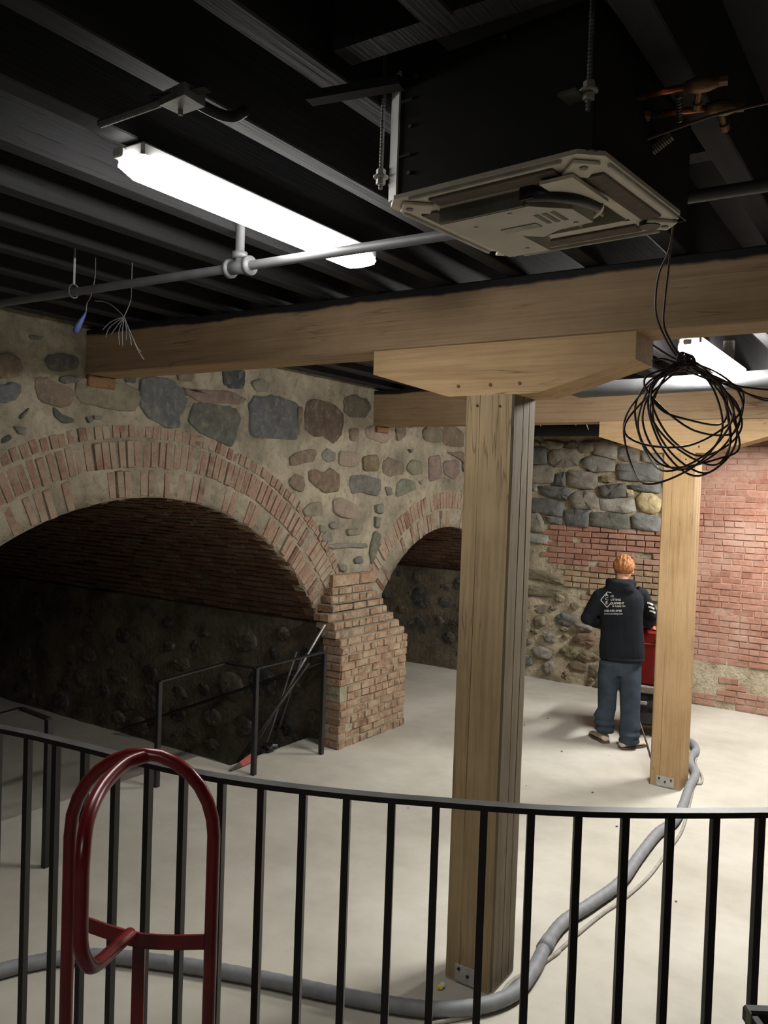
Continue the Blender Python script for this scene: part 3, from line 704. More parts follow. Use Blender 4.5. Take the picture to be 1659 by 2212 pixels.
bolster(3.285, 2.646, ZB, -2.295, -1.03, -1.877, -1.443, 2.766, 'tapered timber bolster on the weathered post near the railing')
bolster(6.483, 2.575, ZBF, -2.30, -1.03, -1.885, -1.45, 2.70, 'tapered timber bolster on the far tan post')
nb = MB().box((XW - .12, 3.285, ZB), (6.0, 3.525, JZ - .005), None, .007).build('timber_beam', W_BEAM); tag(nb, 'long timber beam over the weathered post, below the air conditioner', 'beam', 'timber beams', 'thing')
fb = MB().box((XW - .12, 6.483, ZBF), (6.0, 6.72, JZ - .005), None, .007).build('timber_beam', W_BEAM); tag(fb, 'timber beam crossing behind the coil of cable', 'beam', 'timber beams', 'thing')
W_SHIM = wood_mat('shim_wood', 0, (120, 92, 64), (96, 72, 50), (40, 30, 22))
s1 = MB().box((XW - .1, 3.29, ZB - .075), (XW + .03, 3.5, ZB), None, .006).build('wood_block', W_SHIM); tag(s1, 'small wood block wedged under the near beam at the wall', 'block')
s2 = MB().box((XW - .1, 6.49, ZBF - .06), (XW + .05, 6.68, ZBF), None, .006).build('wood_block', W_SHIM); tag(s2, 'small wood block under the far beam end at the wall', 'block')

# ================================================================== LIGHTS
def lamp_mat():
    m, nt, N, L, B = nodes_of('lamp_lens'); e = N.new('ShaderNodeEmission'); e.name = 'glow'
    e.inputs[0].default_value = (1.0, .975, .93, 1); e.inputs[1].default_value = LAMP
    L.new(e.outputs[0], N['Material Output'].inputs['Surface']); N.remove(B); return m
M_LENS = lamp_mat()
M_WHITE = plain('white_plastic', (205, 205, 205), .5, 0, .05, 8)
def fixture(x, y0, y1, z, label, strength=1.0):
    t = empty('strip_light', (x, (y0 + y1) / 2, z)); tag(t, label, 'light', 'strip lights on the ceiling')
    w = .07
    MB().box((x - w * .8, y0 + .03, z), (x + w * .8, y1 - .03, z + .045), None, .008).build('housing', M_WHITE, t)
    P = [(x, y0 + .02, z - .002), (x, y0 + .035, z - .004), (x, y0 + .09, z - .006), (x, y1 - .09, z - .006), (x, y1 - .035, z - .004), (x, y1 - .02, z - .002)]
    lens = MB().tube(P, [(.004, .025), (.018, .055), (.034, w), (.034, w), (.018, .055), (.004, .025)], 14)
    mat = M_LENS
    if strength != 1.0:
        mat = M_LENS.copy(); mat.node_tree.nodes['glow'].inputs[1].default_value = LAMP * strength
    lens.build('lens', mat, t, True)
    for e, s in ((y0, -1), (y1, 1)):
        MB().box((x - .02, e - .012 + (.0 if s < 0 else 0), z - .006), (x + .02, e + .012, z + .02), None, .004).build('end_cap', M_WHITE, t)
    for yy in (y0 + .3, y1 - .3):
        MB().box((x - .03, yy, z + .045), (x + .03, yy + .03, JZ), None).build('hanger', M_DULLSTEEL, t)
    return t
fixture(-1.915, 1.49, 2.69, 3.105, 'bright strip light under the joists beside the air conditioner', .24)
fixture(-1.075, 4.25, 5.47, 2.99, 'bright strip light behind the coil of cable', 1.3)
fixture(-.95, 7.35, 8.6, 3.02, 'strip light over the person, beyond the far beam', 1.6)
fixture(-.4, -2.1, -.9, 3.1, 'strip light over the landing, out of frame', .2)

# ================================================================== PIPES
def pipe_thing(name, label, cat, P, r, mat, n=12):
    o = MB().tube(P, r, n).build(name, mat, None, True); return tag(o, label, cat)
pp = empty('sprinkler_pipe', (-2.22, 2.27, 3.03)); tag(pp, 'thin grey sprinkler pipe crossing in front of the bright strip light', 'pipe')
MB().tube([(XW + .1, 2.2, 3.03), (-3.72, 2.235, 3.03), (-2.22, 2.283, 3.03), (-1.386, 2.301, 3.03), (.6, 2.345, 3.03)], .0175, 12).build('run', M_PIPE, pp, True)
tee = MB().tube([(-2.27, 2.283, 3.03), (-2.18, 2.285, 3.03)], .0255, 14).build('tee', M_PIPE, pp, True)
for xx in (-2.275, -2.175):
    MB().tube([(xx - .009, 2.284, 3.03), (xx + .009, 2.284, 3.03)], .036, 16).build('coupling_ring', M_PIPE, tee, True)
MB().tube([(-2.225, 2.283, 3.03), (-2.225, 2.283, 3.44)], .0175, 12).build('riser', M_PIPE, pp, True)
MB().tube([(-2.225, 2.283, 3.062), (-2.225, 2.283, 3.085)], .029, 14).build('riser_collar', M_PIPE, pp, True)
p2 = empty('sprinkler_main', (-1.0, 4.65, 2.85)); tag(p2, 'fat grey main pipe passing behind the coil of cable', 'pipe')
MB().tube([(-1.90, 4.78, 3.4), (-1.90, 4.78, 2.91), (-1.88, 4.777, 2.87), (-1.82, 4.77, 2.85), (-.76, 4.62, 2.85), (4.5, 4.0, 2.85)], .046, 18).build('run', M_PIPE, p2, True)
for xx, yy in ((-.2, 4.555), (2.0, 4.295)):
    MB().tube([(xx, yy, 2.9), (xx, yy, JZ + .2)], .005, 6).build('hanger_rod', M_DULLSTEEL, p2)
    MB().tube([(xx, yy + .052 * math.cos(a), 2.85 + .052 * math.sin(a)) for a in [i * math.pi / 8 for i in range(16)]], .006, 6, closed=True).build('hanger_ring', M_DULLSTEEL, p2)
dk = pipe_thing('ceiling_duct', 'fat black duct under the joists at the back wall', 'duct', [(-4.45, 8.72, 2.96), (5, 8.55, 2.96)], .085, M_BLACK, 18)
M_WHITEWIRE = plain('pale_wire', (190, 188, 180), .6, 0, .1)
for (px, py, px2, py2) in ((1166, 913, 1168, 921), (1243, 913, 1244, 919), (1266, 914, 1271, 928)):
    a = on_y(px, py, 8.6); b = on_y(px2, py2, 8.6); c = Vector((a.x, a.y, JZ + .05))
    o = MB().tube([c, a, b], .004, 5).build('hanging_wire', M_WHITEWIRE)
    tag(o, 'short pale wire end hanging beside the black duct', 'wire', 'pale wire ends by the duct')

# ================================================================== AIR CONDITIONER (ceiling cassette without its cover)
AZ = 2.91
AC = Matrix.Translation(Vector((-.8585, 1.927, AZ))) @ Matrix.Rotation(math.radians(-5.4), 4, 'Z')
ac = empty('air_conditioner', (-.8585, 1.927, AZ)); tag(ac, 'ceiling cassette air conditioner with its cover off, in a black casing', 'air conditioner')
S = .27
M_CASE = plain('black_casing', (30, 30, 30), .6, .1, .25, 8)
M_CREAM = plain('foam_cream', (212, 205, 191), .7, 0, .12, 10)
M_BROWNF = plain('brown_foam', (98, 88, 78), .9, 0, .18, 30)
M_PAN = plain('grey_sheet_metal', (184, 183, 172), .5, .1, .12, 6)
M_DKPL = plain('black_plastic', (22, 22, 23), .4, 0, .2, 12)
def acb(name, a, b, mat, parent=ac, bev=0.0):
    o = MB().box(a, b, AC, bev).build(name, mat, ac)
    if parent is not ac: o.parent = parent; o.matrix_parent_inverse = Matrix.Translation(ac.location).inverted()
    return o
H = .31
acb('front_panel', (-S + .03, -S, .008), (S, -S + .004, H), M_CASE); acb('rear_panel', (-S, S - .004, .008), (S, S, H), M_CASE)
lp = acb('side_panel', (-S, -S + .018, .008), (-S + .004, S, H), M_GALV)
MB().prism([(-S - .006, -S + .012), (-S + .03, -S - .004), (-S + .032, -S), (-S - .002, -S + .018)], .008, H, AC).build('corner_panel', plain('bare_galvanised', (205, 205, 203), .55, 0, .08), ac); acb('side_panel', (S - .004, -S, .008), (S, S, H), M_CASE)
MB().prism([(-S, -S + .015), (-S + .03, -S), (S, -S), (S, S), (-S, S)], H, H + .004, AC).build('top_panel', M_CASE, ac)
for yy in (-.1, .05): MB().box((-S - .004, yy, .02), (-S, yy + .02, H), AC).build('seam_strip', M_GALV, ac)
# outer rim with cut corners
c_ = .07
rim = [(-S - .012, -S + c_ - .04), (-S + c_ - .04, -S - .012), (S - c_ + .04, -S - .012), (S + .012, -S + c_ - .04), (S + .012, S - c_ - .01), (S - c_ - .01, S + .012), (-S + c_ + .01, S + .012), (-S - .012, S - c_ - .01)]
inn = [(-.165, -.15), (-.15, -.165), (.15, -.165), (.165, -.15), (.165, .15), (.15, .165), (-.15, .165), (-.165, .15)]
V = [AC @ Vector((x, y, z)) for z in (0, .010) for x, y in rim] + [AC @ Vector((x, y, z)) for z in (0, .010) for x, y in inn]
F = []
for i in range(8):
    j = (i + 1) % 8
    F += [(i, 16 + i, 16 + j, j), (i, j, 8 + j, 8 + i), (16 + i, 24 + i, 24 + j, 16 + j), (8 + i, 8 + j, 24 + j, 24 + i)]
o = mesh('bottom_rim', V, F, M_CREAM); under(ac, o)
# foam air slots along the four sides
for k in range(4):
    Rk = AC @ Matrix.Rotation(math.pi / 2 * k, 4, 'Z')
    MB().box((-.165, -.245, -.006), (.165, -.195, .0), Rk, .002).build('foam_slot', M_BROWNF, ac)
    MB().box((-.2, -.277, -.008), (.2, -.268, .012), Rk, .002).build('edge_lip', plain('pale_lip', (176, 172, 162), .6), ac)
for k in range(4):
    Rk = AC @ Matrix.Rotation(math.pi / 2 * k + math.pi / 4, 4, 'Z')
    MB().box((-.03, -.345, -.009), (.03, -.27, -.001), Rk, .002).build('corner_tab', M_CREAM, ac)
    MB().tube([Rk @ Vector((0, -.325, -.012)), Rk @ Vector((0, -.325, .0))], .009, 8).build('screw', M_DULLSTEEL, ac)
# drain pan opening, control box, fan guard
acb('inner_tray', (-.163, -.163, .05), (.163, .163, .056), plain('tan_tray', (132, 122, 100), .6, 0, .1))
for a, b in (((-.165, -.165, .0), (.165, -.16, .055)), ((-.165, .16, .0), (.165, .165, .055)), ((-.165, -.165, .0), (-.16, .165, .055)), ((.16, -.165, .0), (.165, .165, .055))):
    acb('tray_wall', a, b, M_PAN)
cb = MB().prism([(-.185, -.16), (.06, -.16), (.135, -.09), (.135, .02), (.04, .03), (-.02, .06), (-.06, .02), (-.06, .17), (-.185, .17)], -.038, -.004, AC).build('control_box', M_PAN, ac)
acb('box_flange', (-.185, -.168, -.037), (.05, -.161, .0), plain('mid_grey_metal', (104, 104, 100), .5, .2))
acb('bracket_plate', (.12, -.22, -.02), (.20, -.04, -.012), M_CREAM)
bp = MB().tube([AC @ Vector(p) for p in spline([(.06, -.172, -.016), (.11, -.16, -.02), (.152, -.115, -.022), (.168, -.03, -.018)], 5)], .017, 10).build('cable_guard', M_DKPL, ac, True)
acb('guard_block', (.05, -.185, -.03), (.085, -.155, .0), M_DKPL)
for i, rad in enumerate((.15, .138, .126)):
    MB().tube([AC @ Vector((rad * math.cos(a), rad * math.sin(a), .012 + i * .012)) for a in [math.pi * (-.12 + .74 * k / 16) for k in range(17)]], .006, 6).build('fan_guard_ring', M_CREAM if i != 1 else plain('tan_ring', (120, 92, 68), .6), ac, True)
for a in (.15, .75, 1.35, 1.9):
    MB().tube([AC @ Vector((.12 * math.cos(a), .12 * math.sin(a), .03)), AC @ Vector((.162 * math.cos(a), .162 * math.sin(a), .006))], .005, 6).build('guard_spoke', M_CREAM, ac)
MB().tube([AC @ Vector((.2, .205, -.012)), AC @ Vector((.2, .205, .002))], .026, 18).build('float_port', M_DKPL, ac)
MB().box((-.08, -.05, -.0405), (.02, -.02, -.0385), AC).build('paper_label', plain('label_grey', (168, 168, 160), .8), ac)
for i in range(3): MB().box((.04 + i * .022, -.1, -.0392), (.052 + i * .022, -.03, -.0383), AC).build('print_mark', plain('faint_print', (112, 112, 106), .8), ac)
for x, y in ((-.12, -.1), (.0, -.14), (.1, -.0), (-.1, .12)): MB().tube([AC @ Vector((x, y, -.041)), AC @ Vector((x, y, -.037))], .006, 8).build('screw', M_WHITE, ac)
# casing screws and the two-slot tabs on the dark face
for x, z in ((-.205, .06), (-.205, .17), (-.19, .285), (.05, .30)): MB().tube([AC @ Vector((x, -S, z)), AC @ Vector((x, -S - .004, z))], .005, 8).build('screw', M_DULLSTEEL, ac)
for z in (.1, .23): MB().box((-.235, -S - .004, z), (-.2, -S, z + .006), AC).build('hook_tab', plain('tab_grey', (66, 66, 64), .6, .2), ac)
# small print on the tray side
fc = bpy.data.curves.new('tray_print', 'FONT'); fc.body = 'IFMAIK'; fc.size = .03; fc.extrude = .0003
fo = bpy.data.objects.new('tray_tmp', fc); COL.objects.link(fo); bpy.context.view_layer.update()
fm = bpy.data.meshes.new_from_object(fo.evaluated_get(bpy.context.evaluated_depsgraph_get())); bpy.data.objects.remove(fo)
fm.transform(AC @ Matrix.Translation((-.03, .09, .0488)) @ Matrix.Rotation(math.pi, 4, 'X')); under(ac, link('tray_print', fm, plain('print_dark', (54, 50, 40), .8)))
# suspension: threaded rods with nuts and ears
def rod(x, y, z0, z1, label, zn):
    t = empty('threaded_rod', (x, y, z0)); tag(t, label, 'rod', 'threaded rods of the air conditioner')
    P = []; n = int((z1 - z0) / .004); rr_ = []
    for i in range(n + 1): P.append((x, y, z0 + (z1 - z0) * i / n)); rr_.append(.0058 if i % 2 else .0050)
    MB().tube(P, rr_, 8).build('thread', M_DULLSTEEL, t)
    for z in (zn - .012, zn + .012): MB().tube([(x, y, z - .006), (x, y, z + .006)], .012, 6).build('nut', M_GALV, t)
    MB().tube([(x, y, zn - .002), (x, y, zn + .002)], .019, 12).build('washer', M_GALV, t)
    return t
rod(-1.185, 1.70, 2.955, JZ + .3, 'threaded rod by the bright side of the air conditioner', 2.985)
rod(-.625, 1.62, 2.99, JZ + .3, 'threaded rod in front of the dark casing, by the copper valves', 3.03)
MB().box((-S - .045, -.215, .068), (-S + .03, -.175, .074), AC).build('hanger_ear', M_DULLSTEEL, ac); MB().box((.21, -S - .05, .11), (.25, -S, .116), AC).build('hanger_ear', M_DULLSTEEL, ac)

# refrigerant lines with brass valves
M_COPPER = plain('copper', (168, 96, 64), .35, .85, .25, 20); M_BRASS = plain('brass', (138, 106, 76), .5, .6, .2, 20); M_LAG = plain('black_lagging', (34, 33, 32), .8, 0, .2)
def vline(pts_px, z, label, knob_px):
    P = [on_z(x, y, z) for x, y in pts_px]; t = empty('refrigerant_valve', P[-1]); tag(t, label, 'valve', 'brass valves beside the air conditioner')
    MB().tube(spline(P[:2] + [P[1].lerp(P[2], .3)], 4), .009, 10).build('insulated_line', M_LAG, t, True)
    MB().tube([P[1].lerp(P[2], .2), P[2]], .0075, 10).build('copper_stub', M_COPPER, t, True)
    d = (P[3] - P[2]).normalized()
    MB().tube([P[1] - d * .006, P[1] + d * .012], .0125, 6).build('flare_nut', M_BRASS, t)
    MB().tube([P[2], P[2] + d * .02, P[2] + d * .045, P[3]], [.011, .017, .017, .010], 10).build('valve_body', M_BRASS, t, True)
    MB().tube([P[3] - d * .004, P[3] + d * .016], .011, 6).build('end_nut', M_BRASS, t)
    k = on_z(*knob_px, z - .02); m = P[2] + d * .03
    MB().tube([m, k], .007, 8).build('stem', M_BRASS, t); MB().tube([k, k + (k - m).normalized() * .016], .0105, 10).build('cap', M_BRASS, t)
vline([(1345, 218), (1360, 212), (1480, 188), (1555, 176)], 3.1, 'upper brass valve on a copper line beside the dark casing', (1506, 222))
vline([(1350, 252), (1392, 250), (1525, 234), (1590, 232)], 3.08, 'lower brass valve on a copper line beside the dark casing', (1564, 268))
sp = []
for k in range(2):
    a, b = [(on_z(1372, 350, 3.0), on_z(1448, 290, 3.05)), (on_z(1466, 205, 3.09), on_z(1468, 262, 3.07))][k]
    d = (b - a); u = d.orthogonal().normalized(); w = d.normalized().cross(u); n = [16, 9][k]
    P = [a + d * (i / (n * 8)) + (u * math.cos(i * math.pi / 4) + w * math.sin(i * math.pi / 4)) * [.014, .006][k] for i in range(n * 8 + 1)]
    o = MB().tube(P, .003, 5).build('coiled_tube', plain('coil_grey', (96, 92, 86), .4, .3)); tag(o, ['loose grey coiled tube hanging at the cassette corner', 'short coiled tube between the two brass valves'][k], 'coil')
lw = MB().tube(spline([on_z(1360, 315, 3.02), on_z(1440, 285, 3.04), on_z(1540, 250, 3.05), on_z(1659, 222, 3.07), on_z(1800, 190, 3.09)], 6), .0035, 6).build('thin_cable', M_CABLE, None, True); tag(lw, 'thin dark cable running past the brass valves', 'cable')

# steel cover plate with flexible conduit at the joist by the lamp
cp = empty('junction_box', on_z(392, 228, 3.1)); tag(cp, 'grey steel junction box cover on a joist above the strip light', 'junction box')
q = [on_z(345, 228, 3.1), on_z(398, 204, 3.1), on_z(443, 231, 3.1), on_z(390, 249, 3.1)]
mb = MB(); mb.add([p for p in q] + [p + UZ * .03 for p in q], [(0, 1, 2, 3), (7, 6, 5, 4), (0, 4, 5, 1), (1, 5, 6, 2), (2, 6, 7, 3), (3, 7, 4, 0)])
mb.build('cover', M_DULLSTEEL, cp); MB().tube([on_z(390, 238, 3.1), on_z(390, 238, 3.1) - UZ * .012], .006, 8).build('screw', M_DULLSTEEL, cp)
a, b = on_z(215, 268, 3.11), on_z(345, 222, 3.11); n = 60
MB().tube([a.lerp(b, i / n) for i in range(n + 1)], [.011 if i % 2 else .0085 for i in range(n + 1)], 8).build('flexible_conduit', plain('grey_flex', (74, 74, 74), .45, .4), cp)
a, b = on_z(330, 214, 3.12), on_z(450, 192, 3.12); MB().add(*bar(a, b, .03, .004)).build('strap', M_BLACK, cp)
MB().tube(spline([on_z(425, 222, 3.115), on_z(470, 245, 3.11), on_z(505, 252, 3.11), on_z(530, 238, 3.115)], 5), .014, 8).build('black_conduit', M_BLACK, cp, True)
us = MB().add(*bar(on_z(668, 213, 3.11), on_z(868, 178, 3.11), .035, .02)).build('strut_channel', M_BLACK); tag(us, 'black strut channel under the joists by the threaded rod', 'strut')

# ================================================================== HANGING CABLES
CT = 2.4
def cpt(x, y, dz=0.0): return at_d(x, y, CT + dz)
rc = random.Random(3)
coil = empty('cable_coil', cpt(1480, 785)); tag(coil, 'big loose coil of brown black cable hanging below the beam', 'cable coil')
loops = [(1350, 905, 1400, 1046, 1560, 930), (1388, 900, 1470, 1015, 1605, 880), (1400, 880, 1500, 1028, 1592, 930), (1372, 880, 1440, 1018, 1585, 890), (1410, 900, 1520, 1022, 1575, 920),
         (1406, 860, 1510, 985, 1602, 905), (1378, 910, 1450, 1010, 1598, 960), (1404, 890, 1540, 1005, 1570, 880)]
P = []
kx, ky = 1478, 786
for i, (lx, ly, bx, by, rx, ry) in enumerate(loops):
    d = rc.uniform(-.05, .05)
    P += [cpt(kx + rc.uniform(-10, 14), ky + rc.uniform(-10, 14), d * .3), cpt((kx + rx) / 2 + rc.uniform(6, 26), (ky * 1.35 + ry * .65) / 2, d + .02), cpt(rx, ry, d + rc.uniform(0, .05)), cpt((rx + bx) / 2 + 22, (ry * .7 + by * 1.3) / 2, d), cpt(bx, by, d - .02),
          cpt((lx + bx) / 2 - 14, (ly * .7 + by * 1.3) / 2, -d), cpt(lx, ly, -d - rc.uniform(0, .04)), cpt((kx + lx) / 2 - rc.uniform(4, 24), (ky * 1.35 + ly * .65) / 2, -.02)]
MB().tube(spline(P, 7), .0031, 7).build('loop_winding', M_CABLE, coil, True)
P = []
for i, (lx, ly, bx, by, rx, ry) in enumerate([(1405, 862, 1480, 905, 1560, 915), (1395, 845, 1500, 930, 1585, 935), (1356, 935, 1490, 962, 1592, 900)]):
    P += [cpt(kx, ky + 6), cpt(lx, ly - 30, -.06), cpt(lx + 20, ly + 20, -.07), cpt(bx, by, -.06), cpt(rx, ry, .05), cpt(rx + 8, ry - 60, .08), cpt(kx + 50, ky + 30, .03)]
MB().tube(spline(P, 8), .0031, 7).build('cross_winding', M_CABLE, coil, True)
P = [cpt(1470 + 10 * math.cos(i * .9) + i * .8, 775 + 16 * math.sin(i * .9) + i * .3, .02 * math.sin(i * .9 + 1)) for i in range(30)]
MB().tube(spline(P, 3), .0031, 7).build('tie', M_CABLE, coil, True)
for tail, d in (([(1410, 745), (1440, 765), (1470, 782)], .03), ([(1408, 780), (1430, 775), (1465, 785)], .0), ([(1480, 800), (1560, 828), (1659, 842), (1760, 845)], .1), ([(1500, 800), (1600, 845), (1659, 862), (1740, 868)], .12), ([(1490, 790), (1560, 820), (1634, 860), (1680, 868)], .08)):
    MB().tube(spline([cpt(x, y, d * i / 2) for i, (x, y) in enumerate(tail)], 6), .0031, 7).build('tail', M_CABLE, coil, True)
for j, dn in enumerate(([(1472, 782), (1445, 745), (1420, 690), (1416, 645), (1424, 590), (1445, 540), (1455, 480), (1448, 420), (1405, 330), (1385, 300)], [(1476, 780), (1450, 740), (1434, 700), (1436, 650), (1444, 580), (1450, 520), (1458, 440), (1440, 380), (1418, 330), (1400, 290)])):
    Q = [cpt(x, y, -.25 * max(0, (600 - y)) / 300) for x, y in dn]
    MB().tube(spline(Q, 6), .0031, 7).build('feed_cable', M_CABLE, coil, True)

# loose wires and odds at the left, below the sprinkler pipe
wd = 3.6
wb_ = empty('wire_bundle', at_d(265, 686, wd)); tag(wb_, 'frayed bunch of thin pale wires hanging at the wall end of the beam', 'wires')
M_THIN = plain('thin_pale_wire', (104, 104, 102), .5, .2, .1)
k0 = (268, 684)
for pts in ([(268, 684), (282, 650), (284, 620)], [(268, 684), (245, 662), (225, 652), (205, 650)], [(268, 684), (240, 695), (222, 712)], [(268, 684), (238, 706), (228, 728)], [(268, 684), (250, 708), (240, 722)], [(268, 684), (257, 715), (258, 745)], [(268, 684), (264, 720), (265, 748)],
            [(268, 684), (273, 712), (272, 735)], [(268, 684), (278, 715), (284, 746)], [(268, 684), (282, 720), (298, 757), (311, 777)], [(268, 684), (284, 724), (296, 750), (304, 760)]):
    MB().tube(spline([at_d(x, y, wd + .01 * i) for i, (x, y) in enumerate(pts)], 6), .0022, 5).build('wire', M_THIN, wb_)
P = [(268, 684), (284, 620)]
q = at_d(284, 622, wd); MB().tube([q, Vector((q.x, q.y, JZ + .02))], .0022, 5).build('wire', M_THIN, wb_)
bl = empty('hanging_sleeve', at_d(170, 690, wd - .05)); tag(bl, 'small blue plastic sleeve dangling on a dark wire', 'sleeve')
MB().tube([at_d(x, y, wd - .05) for x, y in ((186, 673), (182, 682), (176, 692), (168, 706), (163, 716), (160, 718))], [.003, .006, .010, .014, .012, .004], 8).build('sleeve', plain('blue_plastic', (72, 84, 140), .5), bl, True)
MB().tube(spline([at_d(x, y, wd - .05) for x, y in ((186, 673), (188, 655), (196, 640), (205, 600))] + [Vector((at_d(205, 600, wd - .05).x, at_d(205, 600, wd - .05).y, JZ + .02))], 5), .0025, 5).build('wire', M_CABLE, bl)
hk = empty('pipe_hanger', at_d(160, 600, 3.3)); tag(hk, 'thin steel rod hanger above the left end of the sprinkler pipe', 'hanger')
a = on_y(160, 612, 2.24); MB().tube([Vector((a.x, 2.24, 3.06)), Vector((a.x, 2.24, JZ + .15))], .005, 6).build('rod', M_GALV, hk)
MB().tube([Vector((a.x, 2.24 + .024 * math.cos(t), 3.03 + .03 * math.sin(t))) for t in [i * math.pi / 8 for i in range(16)]], .003, 5, closed=True).build('ring', M_DULLSTEEL, hk)

# ================================================================== RAILINGS
ZR = 1.5
rail = empty('curved_railing', (RAIL[21][0], RAIL[21][1], LZ)); tag(rail, 'curved black steel railing with thin balusters across the view', 'railing')
RP = spline([(x, y, 0) for x, y in RAIL], 3)
def sweep_flat(path, half, z0, z1):
    P2 = [(p.x, p.y) for p in path]; L_ = offset_path(P2, half); R_ = offset_path(P2, -half); V = []; F = []
    for (a, b) in zip(L_, R_): V += [(a[0], a[1], z0), (b[0], b[1], z0), (b[0], b[1], z1), (a[0], a[1], z1)]
    for i in range(len(path) - 1):
        for k in range(4): F.append((4 * i + k, 4 * i + (k + 1) % 4, 4 * i + 4 + (k + 1) % 4, 4 * i + 4 + k))
    F += [(3, 2, 1, 0), tuple(range(4 * len(path) - 4, 4 * len(path)))]
    return V, F
tr = MB().add(*sweep_flat(RP, .0155, ZR, ZR + .013)).build('top_rail', M_STEEL_BLACK, rail); tr.data.materials.append(M_RAILTOP)
for p in tr.data.polygons:
    if abs(p.normal.z) > .9 and p.center.z > ZR + .01: p.material_index = 1
MB().add(*sweep_flat(RP, .012, LZ + .09, LZ + .102)).build('bottom_rail', M_STEEL_BLACK, rail)
bal_me = None
for i, (x, y) in enumerate(RAIL):
    a = Vector(RAIL[max(0, i - 1)]); b = Vector(RAIL[min(len(RAIL) - 1, i + 1)]); t = (b - a).normalized()
    if bal_me is None:
        m_ = MB().box((-.0085, -.0085, 0), (.0085, .0085, 1), None); ob = mesh('baluster', m_.v, m_.f, M_STEEL_BLACK); bal_me = ob.data
    else:
        ob = bpy.data.objects.new('baluster', bal_me); COL.objects.link(ob)
    z0 = LZ if i % 8 == 1 or i == len(RAIL) - 1 else LZ + .1
    ob.parent = rail; ob.matrix_basis = Matrix.Translation(Vector((x, y, z0)) - rail.location) @ Matrix.Rotation(math.atan2(t.y, t.x), 4, 'Z') @ Matrix.Diagonal((1, 1, ZR - z0, 1))

def post_rail(label, posts, tops, bars):
    t = empty('guard_rail', (posts[0][0], posts[0][1], 0)); tag(t, label, 'railing', 'low guard rails at the vault steps')
    for (x, y), z in zip(posts, tops):
        MB().box((x - .018, y - .018, 0), (x + .018, y + .018, z), None, .003).build('post', M_STEEL_BLACK, t)
    for P in bars:
        MB().add(*bar(P[0], P[1], .036, .012)).build('rail_bar', M_STEEL_BLACK, t)
    return t
A_, B_, C_, D_ = (-4.185, 5.42), (-4.275, 4.70), (-4.64, 4.07), (-4.14, 2.835)
E_ = on_z(487, 1432, .81); E_ = (E_.x, E_.y)
zA, zB, zC, zD = .857, .822, .772, .85
post_rail('low black guard rail beside the brick pier', [A_, B_, C_], [zA, zB, zC],
          [((*A_, zA), (*B_, zB)), ((*B_, zB), (*E_, .81)), ((*E_, .81), (*C_, zC))])
G_ = on_z(45, 1530, .85); K_ = on_z(-70, 1562, .85)
post_rail('low black guard rail at the lower left behind the curved railing', [D_, (K_.x, K_.y)], [zD, .85], [((*D_, zD), tuple(G_)), (tuple(G_), tuple(K_))])
# wall handrail that follows the steps down into the vault
hr = empty('wall_handrail', (-4.9, TY, .3)); tag(hr, 'thin dark handrail sloping down along the vault wall', 'handrail')
ha, hb = on_y(700, 1430, TY - .08), on_y(262, 1576, TY - .08)
MB().tube([ha, ha.lerp(hb, .5), hb], .014, 8).build('bar', M_STEEL_BLACK, hr, True)
for s in (.15, .5, .85):
    p = ha.lerp(hb, s); MB().tube([p, p - UZ * .05, p + Vector((0, .1, -.06))], .006, 6).build('bracket', M_STEEL_BLACK, hr)

# ================================================================== HAND TRUCK
ht = empty('hand_truck', (-1.37, 1.165, LZ)); tag(ht, 'dark red tubular hand truck standing in front of the railing', 'hand truck')
T = 1.74
L0 = at_d(152, 1800, T); R0 = at_d(462, 1800, T)
L0 = Vector((L0.x, L0.y, 1.465)); R0 = Vector((R0.x, R0.y, 1.475)); side = (R0 - L0); side.z = 0; hwid = side.length / 2; side.normalize()
mid = (L0 + R0) / 2; outn = Vector((side.y, -side.x, 0))        # towards the camera
fr = [Vector((L0.x, L0.y, LZ + .06)), Vector((L0.x, L0.y, .9)), L0]
for k in range(1, 14):
    a = math.pi - math.pi * k / 14; fr.append(mid + side * (hwid * math.cos(a)) + UZ * (.172 * math.sin(a)))
fr += [R0, Vector((R0.x, R0.y, .9)), Vector((R0.x, R0.y, LZ + .06))]
MB().tube(fr, .0138, 14).build('frame', M_RED, ht, True)
topc = mid + UZ * .172
h1 = at_d(163, 1850, 1.50); h2 = at_d(160, 2000, 1.50); xbar = at_d(281, 2018, T)
hd = spline([at_d(x, y, t) for x, y, t in ((328, 1630, T), (272, 1650, 1.70), (222, 1700, 1.62), (190, 1768, 1.54), (179, 1850, 1.5), (176, 1930, 1.5), (174, 2010, 1.5), (177, 2056, 1.5), (193, 2086, 1.52), (216, 2078, 1.57), (248, 2048, 1.66))] + [xbar], 6)
MB().tube(hd, .0138, 14).build('loop_handle', M_RED, ht, True)
b1 = at_d(160, 1985, T); b2 = at_d(281, 2022, T + .02); b3 = at_d(462, 2038, T)
cb_ = MB(); Pb = spline([Vector((L0.x, L0.y, b1.z)), Vector((mid.x, mid.y, b2.z)) , Vector((R0.x, R0.y, b3.z))], 8)
for z0, z1 in ((-.0155, .0155),):
    V = []; F = []
    for p in Pb: V += [p + outn * .003 + UZ * z0, p - outn * .003 + UZ * z0, p - outn * .003 + UZ * z1, p + outn * .003 + UZ * z1]
    for i in range(len(Pb) - 1):
        for k in range(4): F.append((4 * i + k, 4 * i + (k + 1) % 4, 4 * i + 4 + (k + 1) % 4, 4 * i + 4 + k))
    cb_.add(V, F)
cb_.build('cross_bar', M_RED, ht)
for z in (.85, .62):
    MB().add(*bar(Vector((L0.x, L0.y, z)), Vector((R0.x, R0.y, z)), .006, .035)).build('cross_bar', M_RED, ht)
